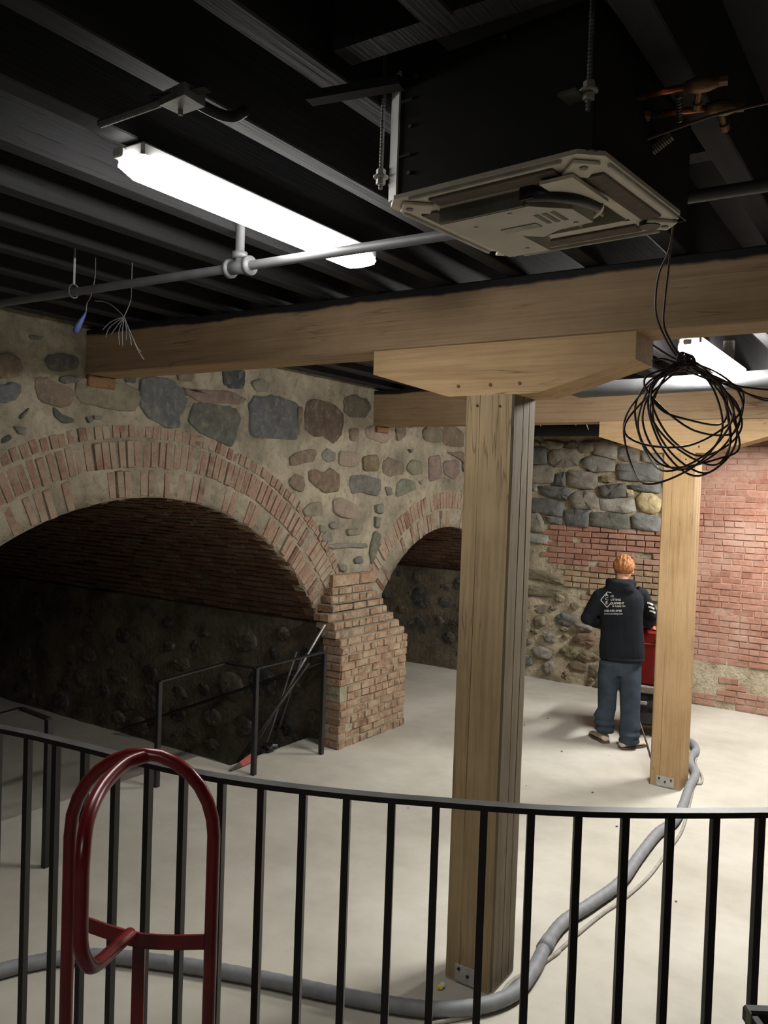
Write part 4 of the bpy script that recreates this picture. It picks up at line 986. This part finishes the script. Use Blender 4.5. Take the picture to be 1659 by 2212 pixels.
MB().add(*bar(Vector((mid.x, mid.y, b2.z - .015)), Vector((mid.x, mid.y, LZ + .08)), .006, .026, side)).build('centre_strut', M_RED, ht)
pt = mid - outn * .001; MB().box((-hwid - .05, 0, 0), (hwid + .05, .22, .006), Matrix.Translation(Vector((mid.x, mid.y, LZ + .002))) @ Matrix(((side.x, -outn.x, 0, 0), (side.y, -outn.y, 0, 0), (0, 0, 1, 0), (0, 0, 0, 1)))).build('toe_plate', M_RED, ht)
for s in (-1, 1):
    c = mid + side * s * (hwid + .04) + outn * .12; c.z = LZ + .11
    w = MB().tube([c - side * .025, c + side * .025], .11, 24).build('wheel', plain('black_rubber', (24, 24, 24), .8), ht)
    a = MB().add(*bar(Vector((c.x, c.y, c.z)) - side * s * .05, Vector((mid.x, mid.y, LZ + .35)) + side * s * hwid, .03, .006)).build('axle_bracket', M_RED, ht)

# ================================================================== BLACK BIN at the landing
ah = Vector((CR.x, CR.y, 0)).normalized(); bh = Vector((-CF.x, -CF.y, 0)).normalized()
c0 = at_d(1613, 2174, 1.4)
Mbin = Matrix(((ah.x, bh.x, 0, c0.x), (ah.y, bh.y, 0, c0.y), (0, 0, 1, LZ), (0, 0, 0, 1)))
bin_ = empty('black_bin', (c0.x, c0.y, LZ)); tag(bin_, 'black plastic bin just showing in the lower right corner', 'bin')
hz = c0.z - LZ
sh = MB()
for (a, b) in (((0, 0, .0), (.5, .012, hz - .03)), ((0, .388, 0), (.5, .4, hz - .03)), ((0, 0, 0), (.012, .4, hz - .03)), ((.488, 0, 0), (.5, .4, hz - .03)), ((0, 0, 0), (.5, .4, .012))): sh.box(a, b, Mbin)
sh.build('shell', M_DKPL, bin_)
M_DKGREY = plain('worn_grey_plastic', (48, 48, 47), .6, 0, .3, 40)
for (a, b) in (((-.003, -.012, hz - .03), (.52, .012, hz - .002)), ((-.003, .388, hz - .03), (.52, .412, hz - .002)), ((-.003, .012, hz - .03), (.016, .388, hz - .006)), ((.495, .012, hz - .03), (.52, .388, hz - .002))):
    MB().box(a, b, Mbin, .004).build('rim', M_DKGREY, bin_)
MB().box((.012, .02, hz - .016), (.05, .05, hz - .008), Mbin @ Matrix.Rotation(.5, 4, 'Z'), .003).build('latch', M_DKPL, bin_)
MB().box((-.006, .01, hz - .02), (-.003, .03, hz + .006), Mbin, .001).build('clip', plain('olive_clip', (92, 90, 70), .6), bin_)

# ================================================================== FLOOR THINGS
HOSE = [[-3.405, 1.986], [-3.353, 2.083], [-3.305, 2.186], [-3.22, 2.316], [-3.062, 2.447], [-2.743, 2.602], [-2.413, 2.732], [-2.122, 2.825], [-1.869, 2.915], [-1.674, 3.01], [-1.529, 3.152], [-1.455, 3.326], [-1.462, 3.555], [-1.497, 3.773],
        [-1.51, 4.03], [-1.46, 4.316], [-1.417, 4.649], [-1.434, 5.052], [-1.443, 5.481], [-1.409, 5.749], [-1.436, 6.098], [-1.495, 6.521], [-1.53, 6.867], [-1.62, 7.086], [-1.67, 7.283], [-1.68, 7.519], [-1.76, 7.73], [-1.85, 7.80], [-2.0, 7.83], [-2.1, 7.86]]
HP = spline([(-3.5, 1.75, .034), (-3.45, 1.87, .034)] + [(x, y, .034) for x, y in HOSE], 10)
hs = empty('vacuum_hose', (-1.67, 3.01, 0)); tag(hs, 'thick grey vacuum hose snaking across the floor past both posts', 'hose')
Pd = []; rr_ = []
for i in range(len(HP)): Pd.append(HP[i]); rr_.append(.0335 if i % 2 else .0318)
MB().tube(Pd, rr_, 14).build('ribbed_tube', M_HOSE, hs, True)
j = 150; d = (HP[j + 1] - HP[j]).normalized(); MB().tube([HP[j] - d * .05, HP[j] + d * .05], .036, 14).build('cuff', M_HOSE, hs, True)
CB = [(1000, 2216), (1020, 2196), (1062, 2182)]
cab = [(880, 2225), (940, 2210), (1010, 2196), (1050, 2182)]
P1 = [on_z(x, y, .008) for x, y in cab] + [Vector((-1.50, 3.24, .008)), Vector((-1.52, 3.42, .008)), Vector((-1.47, 3.62, .008)), Vector((-1.44, 3.8, .008))]
P1 += [on_z(x, y, .008) for x, y in ((1196, 2064), (1250, 2016), (1300, 1975), (1345, 1944), (1400, 1895), (1440, 1842), (1470, 1800), (1484, 1760), (1492, 1728), (1501, 1695))] + [Vector((-1.46, 6.75, .008)), Vector((-1.50, 6.95, .008)), Vector((-1.62, 7.25, .008)), Vector((-1.7, 7.62, .008)), Vector((-1.98, 8.0, .008))]
fc_ = MB().tube(spline(P1, 6), .0095, 8).build('floor_cable', M_DUSTCABLE, None, True); tag(fc_, 'thin dusty cable lying along the grey hose', 'cable')
yw = empty('paper_scrap', on_z(950, 2137, 0)); tag(yw, 'crumpled yellow and white scrap on the floor by the post', 'scrap')
y0 = on_z(950, 2137, 0)
def crumple(name, c, r, mat, parent, seed, fl=.7):
    bm = bmesh.new(); bmesh.ops.create_icosphere(bm, subdivisions=2, radius=r); q = random.Random(seed)
    for v in bm.verts: v.co *= q.uniform(.7, 1.2); v.co.z *= fl
    zmin = min(v.co.z for v in bm.verts)
    vv = [v.co + c - UZ * zmin for v in bm.verts]; ff = [[w.index for w in f.verts] for f in bm.faces]; bm.free()
    o = mesh(name, vv, ff, mat); under(parent, o) if parent else None; return o
crumple('yellow_part', y0, .014, plain('yellow_paper', (214, 200, 60), .7), yw, 1); crumple('white_part', y0 + Vector((.006, .012, .008)), .012, plain('white_paper', (220, 218, 205), .8), yw, 2)
rd = random.Random(12); M_DEB = plain('grey_debris', (104, 98, 86), .9)
for i in range(14):
    c = Vector((rd.uniform(-3.4, -.6), rd.uniform(2.6, 7.8), 0)); o = crumple('debris_crumb', c, rd.uniform(.004, .011), M_DEB, None, i, .5)
    tag(o, 'tiny crumb of masonry debris on the floor', 'debris', 'masonry crumbs scattered on the floor')

# poles leaning in the vault corner
def pole(a_px, a_y, b_px, b_y, r, mat, label):
    a = on_y(*a_px, a_y); b = on_y(*b_px, b_y); d = (b - a)
    e = a + d * ((TZ + .01 - a.z) / d.z)
    o = MB().tube([a, e], r, 8).build('metal_pole', mat, None, True); return tag(o, label, 'pole', 'poles leaning in the vault corner')
M_DARKPOLE = plain('dark_pole', (58, 56, 54), .5, .3)
pole((702, 1349), 5.565, (553, 1608), 5.36, .011, plain('pale_conduit', (150, 150, 146), .4, .5), 'long pale conduit leaning against the brick pier')
pole((641, 1408), 5.60, (570, 1625), 5.40, .009, M_DULLSTEEL, 'thin grey rod leaning behind the low guard rail')
pole((652, 1420), 5.62, (585, 1625), 5.46, .013, M_DARKPOLE, 'dark pole leaning close to the thin grey rod')
pole((668, 1432), 5.52, (540, 1610), 5.22, .016, M_DARKPOLE, 'thickest dark pole leaning in the vault corner')
oc = empty('orange_tool', on_z(525, 1652, 0)); tag(oc, 'orange wedge shaped plastic piece with a dark tip on the floor edge', 'plastic piece')
a, b = on_z(552, 1634, .03), on_z(506, 1660, .015); d = (b - a)
MB().tube([a, a + d * .25, a + d * .75], [.028, .045, .03], 4).build('body', plain('orange_plastic', (138, 58, 42), .6), oc)
MB().tube([a + d * .75, a + d * 1.15], [.03, .008], 4).build('tip', plain('brown_tip', (60, 44, 34), .7), oc)
rub = on_z(572, 1628, 0)
rg = empty('black_rag', rub); tag(rg, 'crumpled black bag at the foot of the leaning poles', 'bag')
crumple('bag', rub + Vector((-.0, .06, 0)), .07, M_DKPL, rg, 9, .6)

# ================================================================== MACHINE
mc = empty('dust_extractor', (-2.27, 8.0, 0)); tag(mc, 'red dust extractor on a black tank in front of the person', 'vacuum')
mh = Matrix.Translation((-2.27, 7.98, 0)) @ Matrix.Rotation(math.radians(8), 4, 'Z')
M_MRED = plain('machine_red', (138, 30, 26), .35, 0, .2, 8)
MB().box((-.25, -.2, .475), (.25, .22, .985), mh, .02).build('housing', M_MRED, mc)
MB().box((-.252, -.205, .862), (.252, -.199, .868), mh).build('seam', plain('seam_pink', (190, 110, 100), .6), mc)
for z in (.54, .9): MB().tube([mh @ Vector((.11, -.198, z)), mh @ Vector((.11, -.215, z))], .018, 12).build('knob', M_DKPL, mc)
MB().box((-.27, -.23, .405), (.27, .24, .475), mh, .012).build('tray', plain('tray_grey', (150, 148, 138), .5, .1), mc)
tk = MB().tube([mh @ Vector((0, 0, z)) for z in (.1, .12, .2, .21, .23, .24, .32, .33, .35, .36, .405)], [.2, .215, .215, .222, .222, .215, .215, .222, .222, .21, .21], 28).build('tank', M_DKPL, mc, True)
MB().box((-.05, -.24, .3), (.05, -.2, .33), mh, .004).build('clamp', M_GALV, mc)
for a in (.6, 2.2, 3.9, 5.4):
    c = mh @ Vector((.2 * math.cos(a), .2 * math.sin(a), .045)); MB().tube([c - UX * .015, c + UX * .015], .045, 16).build('wheel', plain('black_rubber', (24, 24, 24), .8), mc)
    MB().box((c.x - .02, c.y - .02, .08), (c.x + .02, c.y + .02, .13)).build('caster_fork', M_DULLSTEEL, mc)
MB().tube([mh @ Vector((.16, -.13, .16)), mh @ Vector((.24, -.15, .06)), Vector((-2.0, 7.85, .04))], .034, 12).build('inlet', M_DKPL, mc, True)
pc = MB().tube(spline([on_y(1374, 1505, 7.74), on_y(1378, 1545, 7.7), on_z(1397, 1605, .02), on_z(1410, 1640, .01), on_z(1440, 1655, .01)], 6), .008, 8).build('power_cord', M_CABLE, None, True); tag(pc, 'black power cord dropping from the red machine to the floor', 'cord')
rag = empty('shop_rag', mh @ Vector((.12, -.08, .985))); tag(rag, 'white and orange cloth lying on top of the red machine', 'cloth')
crumple('white_cloth', mh @ Vector((.13, -.1, .985)), .05, plain('white_cloth', (214, 206, 198), .9), rag, 4, .45); crumple('orange_cloth', mh @ Vector((.08, -.13, .985)), .04, plain('orange_cloth', (214, 120, 84), .9), rag, 5, .5)
gt = empty('hand_grinder', mh @ Vector((.17, .02, .985))); tag(gt, 'grey and white hand tool on the red machine, under the sleeve', 'tool')
MB().tube([mh @ Vector((.02, .0, 1.03)), mh @ Vector((.12, -.02, 1.04)), mh @ Vector((.2, -.03, 1.05))], [.03, .04, .03], 12).build('body', plain('tool_grey', (110, 110, 108), .5), gt, True)
MB().tube([mh @ Vector((.19, -.03, .99)), mh @ Vector((.21, -.03, 1.12))], .022, 10).build('handle', plain('tool_white', (200, 198, 192), .5), gt, True)

# ================================================================== PERSON
hv = Vector((-.22, .975, 0)).normalized(); rt = Vector((hv.y, -hv.x, 0))
def px(x, y, t): return at_d(x, y, t)
U = 7.43 / CAM_F
def rings(lst, n=20, flip=False):
    """closed loft of horizontal ellipses: (centre, half width along rt, half depth along hv)"""
    V = []; F = []
    for c, a, b in lst:
        for k in range(n):
            t = 2 * math.pi * k / n; V.append(c + rt * (a * math.cos(t)) + hv * (b * math.sin(t)))
    for i in range(len(lst) - 1):
        for k in range(n): F.append((i * n + k, i * n + (k + 1) % n, (i + 1) * n + (k + 1) % n, (i + 1) * n + k))
    F += [tuple(range(n))[::-1], tuple(range((len(lst) - 1) * n, len(lst) * n))]
    return V, F
def ball(c, a, b, h, n=16):
    V = []; F = []; m_ = 10
    lst = [(c + UZ * (h * math.cos(math.pi * (i + .02) / (m_ + .04))), a * math.sin(math.pi * (i + .02) / (m_ + .04)) + 1e-4, b * math.sin(math.pi * (i + .02) / (m_ + .04)) + 1e-4) for i in range(m_ + 1)]
    return rings(lst[::-1], n)
def fused(name, mb, mat, parent, vox, smooth=6, fac=.5):
    bm = bmesh.new(); me0 = bpy.data.meshes.new('tmp'); me0.from_pydata([tuple(v) for v in mb.v], [], mb.f); bm.from_mesh(me0); bmesh.ops.recalc_face_normals(bm, faces=bm.faces); bm.to_mesh(me0); bm.free()
    o = link(name, me0); md = o.modifiers.new('r', 'REMESH'); md.mode = 'VOXEL'; md.voxel_size = vox; md.use_smooth_shade = True
    if smooth: s = o.modifiers.new('s', 'SMOOTH'); s.iterations = smooth; s.factor = fac
    bpy.context.view_layer.update()
    me = bpy.data.meshes.new_from_object(o.evaluated_get(bpy.context.evaluated_depsgraph_get())); bpy.data.objects.remove(o)
    me.materials.clear(); me.materials.append(mat)
    for p in me.polygons: p.use_smooth = True
    ob = bpy.data.objects.new(name, me); COL.objects.link(ob)
    if parent is not None: under(parent, ob)
    return ob
M_SKIN = plain('skin', (196, 142, 116), .55, 0, .08, 8); M_HOODIE = plain('black_hoodie', (24, 27, 33), .9, 0, .2, 12, spec=.2, bmp=.2)
M_JEANS = plain('blue_jeans', (54, 64, 75), .9, 0, .3, 9, spec=.2, bmp=.2); M_HAIR = plain('ginger_hair', (164, 106, 60), .65, 0, .5, 60, bmp=.8); M_SHOE = plain('dusty_shoe', (196, 182, 164), .8, 0, .2, 14)
PT = 7.42
hip = px(1341, 1408, PT)
neckb = px(1341, 1262, PT); headc = px(1347, 1231, PT) + hv * .045
sL, sR = px(1297, 1288, PT + .02), px(1383, 1284, PT + .02)
eL, eR = px(1270, 1335, PT + .06), px(1406, 1330, PT + .06)
wL, wR = px(1315, 1352, PT + .33), px(1400, 1350, PT + .34)
fLt = on_z(1296, 1590, .0); fRt = on_z(1362, 1604, .0)
aL, aR = Vector((fLt.x, fLt.y, .09)), Vector((fRt.x, fRt.y, .09))
kL, kR = px(1314, 1490, 7.47), px(1359, 1495, 7.36)
gL, gR = px(1318, 1425, PT), px(1361, 1425, PT)
body = MB()
body.add(*rings([(hip - UZ * .08, .08, .07), (hip, .105, .075), (hip + UZ * .15, .125, .085), (hip + UZ * .35, .155, .1), (hip + UZ * .5, .17, .09), (neckb - UZ * .02, .09, .07)]))
body.tube([neckb - UZ * .08, neckb.lerp(headc, .5), headc], [.062, .055, .06], 14)
body.add(*ball(headc + UZ * .005, .075, .092, .112)); body.add(*ball(headc + hv * .045 - UZ * .06, .052, .05, .05))
body.add(*ball(headc + hv * .098 - UZ * .01, .012, .016, .02))
for s in (-1, 1): body.add(*ball(headc + rt * (.078 * s) - UZ * .012, .009, .02, .03)); body.add(*ball(headc + hv * .07 + rt * (.032 * s) + UZ * .01, .014, .014, .011))
for S_, E__, W_, sg in ((sL, eL, wL, -1), (sR, eR, wR, 1)):
    body.tube([S_, S_.lerp(E__, .5), E__, E__.lerp(W_, .5), W_], [.05, .046, .04, .036, .028], 12)
    d = (W_ - E__).normalized(); lat = d.cross(UZ).normalized()
    pm_ = W_ + d * .05
    body.tube([W_, W_ + d * .03, W_ + d * .085], [(.018, .026), (.016, .04), (.013, .04)], 10)
    for i, (o_, ln) in enumerate(((-.03, .06), (-.010, .075), (.010, .07), (.03, .055))):
        b0 = W_ + d * .08 + lat * o_
        body.tube([b0, b0 + d * ln * .5 - UZ * .006, b0 + d * ln * .85 - UZ * .03], [.0095, .009, .0075], 8)
    tb = W_ + d * .025 - lat * (.034 * sg)
    body.tube([tb, tb + d * .03 - lat * .02 * sg, tb + d * .06 - lat * .022 * sg - UZ * .012], [.012, .0105, .008], 8)
for G, K, An in ((gL, kL, aL), (gR, kR, aR)):
    body.tube([G + UZ * .02, G.lerp(K, .5), K, K.lerp(An, .4), An], [.05, .05, .042, .038, .03], 12)
person = fused('person', body, M_SKIN, None, .0085, 3)
tag(person, 'person in a black printed hoodie and jeans, seen from behind', 'person')
def child(o): o.parent = person; o.matrix_parent_inverse = Matrix(); return o
# hoodie
hd_ = MB()
def tor(y, hw, dp, x=1341, dz=0): return (px(x, y, PT) + hv * dz, hw * U, dp)
hd_.add(*rings([tor(1424, 43, .125, 1343), tor(1416, 47.5, .135, 1343), tor(1400, 48, .137, 1343), tor(1378, 46, .132, 1344), tor(1350, 44.5, .13, 1343), tor(1325, 46, .132, 1341), tor(1304, 50, .13, 1339), tor(1288, 49, .122, 1338), tor(1274, 38, .11, 1339), tor(1262, 25, .09, 1341), tor(1250, 19, .075, 1343)]))
for S_, E__, W_ in ((sL, eL, wL), (sR, eR, wR)):
    hd_.tube([S_ + (neckb - S_) * .25, S_, S_.lerp(E__, .5), E__, E__.lerp(W_, .35), E__.lerp(W_, .8), W_ - (W_ - E__).normalized() * .02], [.062, .074, .071, .068, .064, .055, .045], 14)
    hd_.add(*ball(E__ - hv * .01, .066, .062, .062))
hoodc = px(1342, 1264, PT) - hv * .075
hd_.add(*ball(hoodc - UZ * .015, .125, .06, .055)); hd_.add(*ball(hoodc + rt * .04 - UZ * .03, .085, .06, .045)); hd_.add(*ball(hoodc + UZ * .02 - hv * .005, .10, .06, .035))
for k in range(9):
    a = math.pi * (.95 + 1.1 * k / 8); hd_.add(*ball(neckb + rt * (.105 * math.cos(a)) + hv * (.075 * math.sin(a)) + UZ * .012, .034, .034, .04))
hood = child(fused('hoodie', hd_, M_HOODIE, None, .011, 3))
hb_ = MB(); hb_.tube([px(1343, 1421, PT) + rt * (.185 * math.cos(a)) + hv * (.128 * math.sin(a)) for a in [2 * math.pi * k / 24 for k in range(24)]], [(.02, .012)] * 24, 8, closed=True)
child(hb_.build('hem_band', M_HOODIE, None, True))
# jeans
jn = MB()
jn.add(*rings([(px(1341, 1458, PT), .085, .085), (px(1341, 1446, PT), 40 * U, .105), (px(1341, 1432, PT), 42.5 * U, .118), (px(1341, 1412, PT), 42 * U, .12), (px(1341, 1400, PT), 40 * U, .115)]))
def leg(cl, x0): return rings([(c, a * U, b) for c, a, b in cl])
lg = [(px(1308, 1582, 7.5), 17, .066), (px(1305, 1575, 7.5), 22, .08), (px(1307, 1569, 7.5), 18.5, .072), (px(1306, 1561, 7.49), 23, .085), (px(1306, 1554, 7.49), 19, .075), (px(1304, 1547, 7.49), 22.5, .082), (px(1311, 1530, 7.48), 19.5, .074), (px(1312, 1495, 7.47), 20.5, .08), (px(1314, 1460, 7.45), 22.5, .092), (px(1318, 1430, PT), 23, .105)]
rg_ = [(px(1357, 1607, 7.34), 18, .07), (px(1359, 1600, 7.34), 22.5, .084), (px(1359, 1593, 7.34), 19.5, .076), (px(1360, 1586, 7.34), 23.5, .088), (px(1359, 1579, 7.35), 20, .078), (px(1361, 1571, 7.35), 22, .082), (px(1361, 1545, 7.36), 20.5, .078), (px(1361, 1500, 7.37), 22, .084), (px(1361, 1462, 7.39), 23.5, .094), (px(1362, 1432, PT), 23, .105)]
jn.add(*leg(lg, 0)); jn.add(*leg(rg_, 0))
child(fused('jeans', jn, M_JEANS, None, .010, 2))
# shoes
def shoe(c, d):
    d = d.normalized(); s = Vector((d.y, -d.x, 0)); m_ = MB(); V = []; F = []; n = 12
    prof = [(-.09, .03, .05), (-.075, .042, .085), (-.03, .042, .095), (.03, .043, .088), (.09, .049, .066), (.14, .047, .052), (.175, .034, .044), (.19, .012, .03)]
    for q, w, h in prof:
        for k in range(n):
            a = 2 * math.pi * k / n; V.append(c + d * q + s * (w * math.cos(a)) + UZ * (max(.014, .014 + (h - .014) * (.5 + .5 * math.sin(a)))))
    for i in range(len(prof) - 1):
        for k in range(n): F.append((i * n + k, i * n + (k + 1) % n, (i + 1) * n + (k + 1) % n, (i + 1) * n + k))
    F += [tuple(range(n))[::-1], tuple(range((len(prof) - 1) * n, len(prof) * n))]
    m_.add(V, F); o = child(m_.build('shoe', M_SHOE, None, True)); sd = o.modifiers.new('sub', 'SUBSURF'); sd.levels = 1; sd.render_levels = 1
    outl = [c + d * q + s * w for q, w, h in prof] + [c + d * q - s * w for q, w, h in prof[::-1]]
    sm = MB(); N_ = len(outl); sm.add([Vector((p.x, p.y, .001)) for p in outl] + [Vector((p.x, p.y, .02)) for p in outl], [tuple(range(N_)), tuple(range(N_, 2 * N_))] + [(i, (i + 1) % N_, N_ + (i + 1) % N_, N_ + i) for i in range(N_)])
    so = sm.build('sole', plain('shoe_sole', (92, 76, 64), .8)); so.parent = o
    for q in (.02, .05, .08): 
        lc = MB().tube([c + d * q + s * .02 + UZ * .082, c + d * (q + .006) + UZ * .086, c + d * q - s * .02 + UZ * .082], .003, 5).build('lace', plain('lace', (150, 140, 126), .9)); lc.parent = o
shoe(on_z(1299, 1600, 0), on_z(1276, 1588, 0) - on_z(1306, 1606, 0)); shoe(on_z(1357, 1616, 0), on_z(1397, 1611, 0) - on_z(1338, 1619, 0))
# hair
hm = MB(); hc = headc - hv * .012 + UZ * .03
hm.add(*ball(hc, .092, .105, .09)); rh = random.Random(8)
for k in range(110):
    a = rh.uniform(0, 2 * math.pi); e = rh.uniform(-.15, 1.4)
    p = hc + rt * (.085 * math.cos(a) * math.cos(e)) + hv * (.098 * math.sin(a) * math.cos(e)) + UZ * (.085 * math.sin(e))
    if (p - headc).dot(hv) > .06 and p.z < headc.z + .04: continue
    hm.add(*ball(p, rh.uniform(.008, .016), rh.uniform(.008, .016), rh.uniform(.016, .034), 8))
child(fused('hair', hm, M_HAIR, None, .007, 1))
# white print on the back of the hoodie, wrapped on the cloth
bpy.context.view_layer.update()
bvh = BVHTree.FromPolygons([v.co.copy() for v in hood.data.vertices], [tuple(p.vertices) for p in hood.data.polygons])
M_PRINT = plain('white_print', (196, 196, 192), .8, 0, .06)
def wrap_mesh(name, V, F, parent=hood):
    out = []
    for p in V:
        d = (p - CO).normalized(); hit = bvh.ray_cast(p - d * .6, d); q = hit[0] if hit[0] is not None else p
        out.append(q - d * .003)
    o = mesh(name, out, F, M_PRINT); o.parent = parent; return o
def print_text(name, body_, x, y, size_px, stretch=1.0, bold=.0, slant=0):
    c = bpy.data.curves.new(name, 'FONT'); c.body = body_; c.size = 1.0; c.offset = bold; c.shear = slant; c.resolution_u = 2
    o = bpy.data.objects.new(name, c); COL.objects.link(o); bpy.context.view_layer.update()
    me = bpy.data.meshes.new_from_object(o.evaluated_get(bpy.context.evaluated_depsgraph_get())); bpy.data.objects.remove(o)
    V = [px(x + v.co.x * size_px * stretch, y - v.co.y * size_px, PT - .13) for v in me.vertices]; F = [tuple(p.vertices) for p in me.polygons]
    return wrap_mesh(name, V, F)
def line_print(name, pts, w):
    V = []; F = []
    for i in range(len(pts) - 1):
        a, b = Vector(pts[i]), Vector(pts[i + 1]); d = (b - a).normalized(); n_ = Vector((-d.y, d.x)) * w / 2; K = 6; b0 = len(V)
        for k in range(K + 1):
            c = a.lerp(b, k / K); V += [px(*(c - n_), PT - .13), px(*(c + n_), PT - .13)]
        F += [(b0 + 2 * k, b0 + 2 * k + 1, b0 + 2 * k + 3, b0 + 2 * k + 2) for k in range(K)]
    return wrap_mesh(name, V, F)
line_print('logo_diamond', [(1320.5, 1280.5), (1312, 1278.5), (1297.5, 1296), (1311.5, 1312), (1319, 1303.5)], 1.5)
print_text('logo_letter', 'A', 1307.3, 1288.2, 9.2, 1.1, .015); print_text('logo_letter', 'C', 1307.2, 1296.6, 9.2, 1.1, .015); print_text('logo_letter', 'E', 1307.6, 1305, 9.2, 1.15, .015)
print_text('logo_word', 'CE', 1318.5, 1289.8, 6, 1.0, .02); print_text('logo_word', 'UTTING', 1319, 1297.6, 6, 1.0, .02); print_text('logo_word', 'QUIPMENT', 1318.5, 1305.2, 6, 1.0, .02); print_text('logo_word', '& Supply, Inc.', 1323, 1310.8, 5.6, .95, .015)
print_text('phone_number', '248-449-4940', 1305, 1321.6, 6.6, 1.02, .02); print_text('web_address', 'www.acecutting.com', 1304.5, 1327.3, 4.8, 1.0, .015)
for k in range(3):
    x0, y0_ = 1398 + k * 2.4, 1302 + k * 8.6; line_print('sleeve_stripe', [(x0, y0_), (x0 + 7, y0_ + 1.5), (x0 + 13, y0_ + 5)], 3.6)
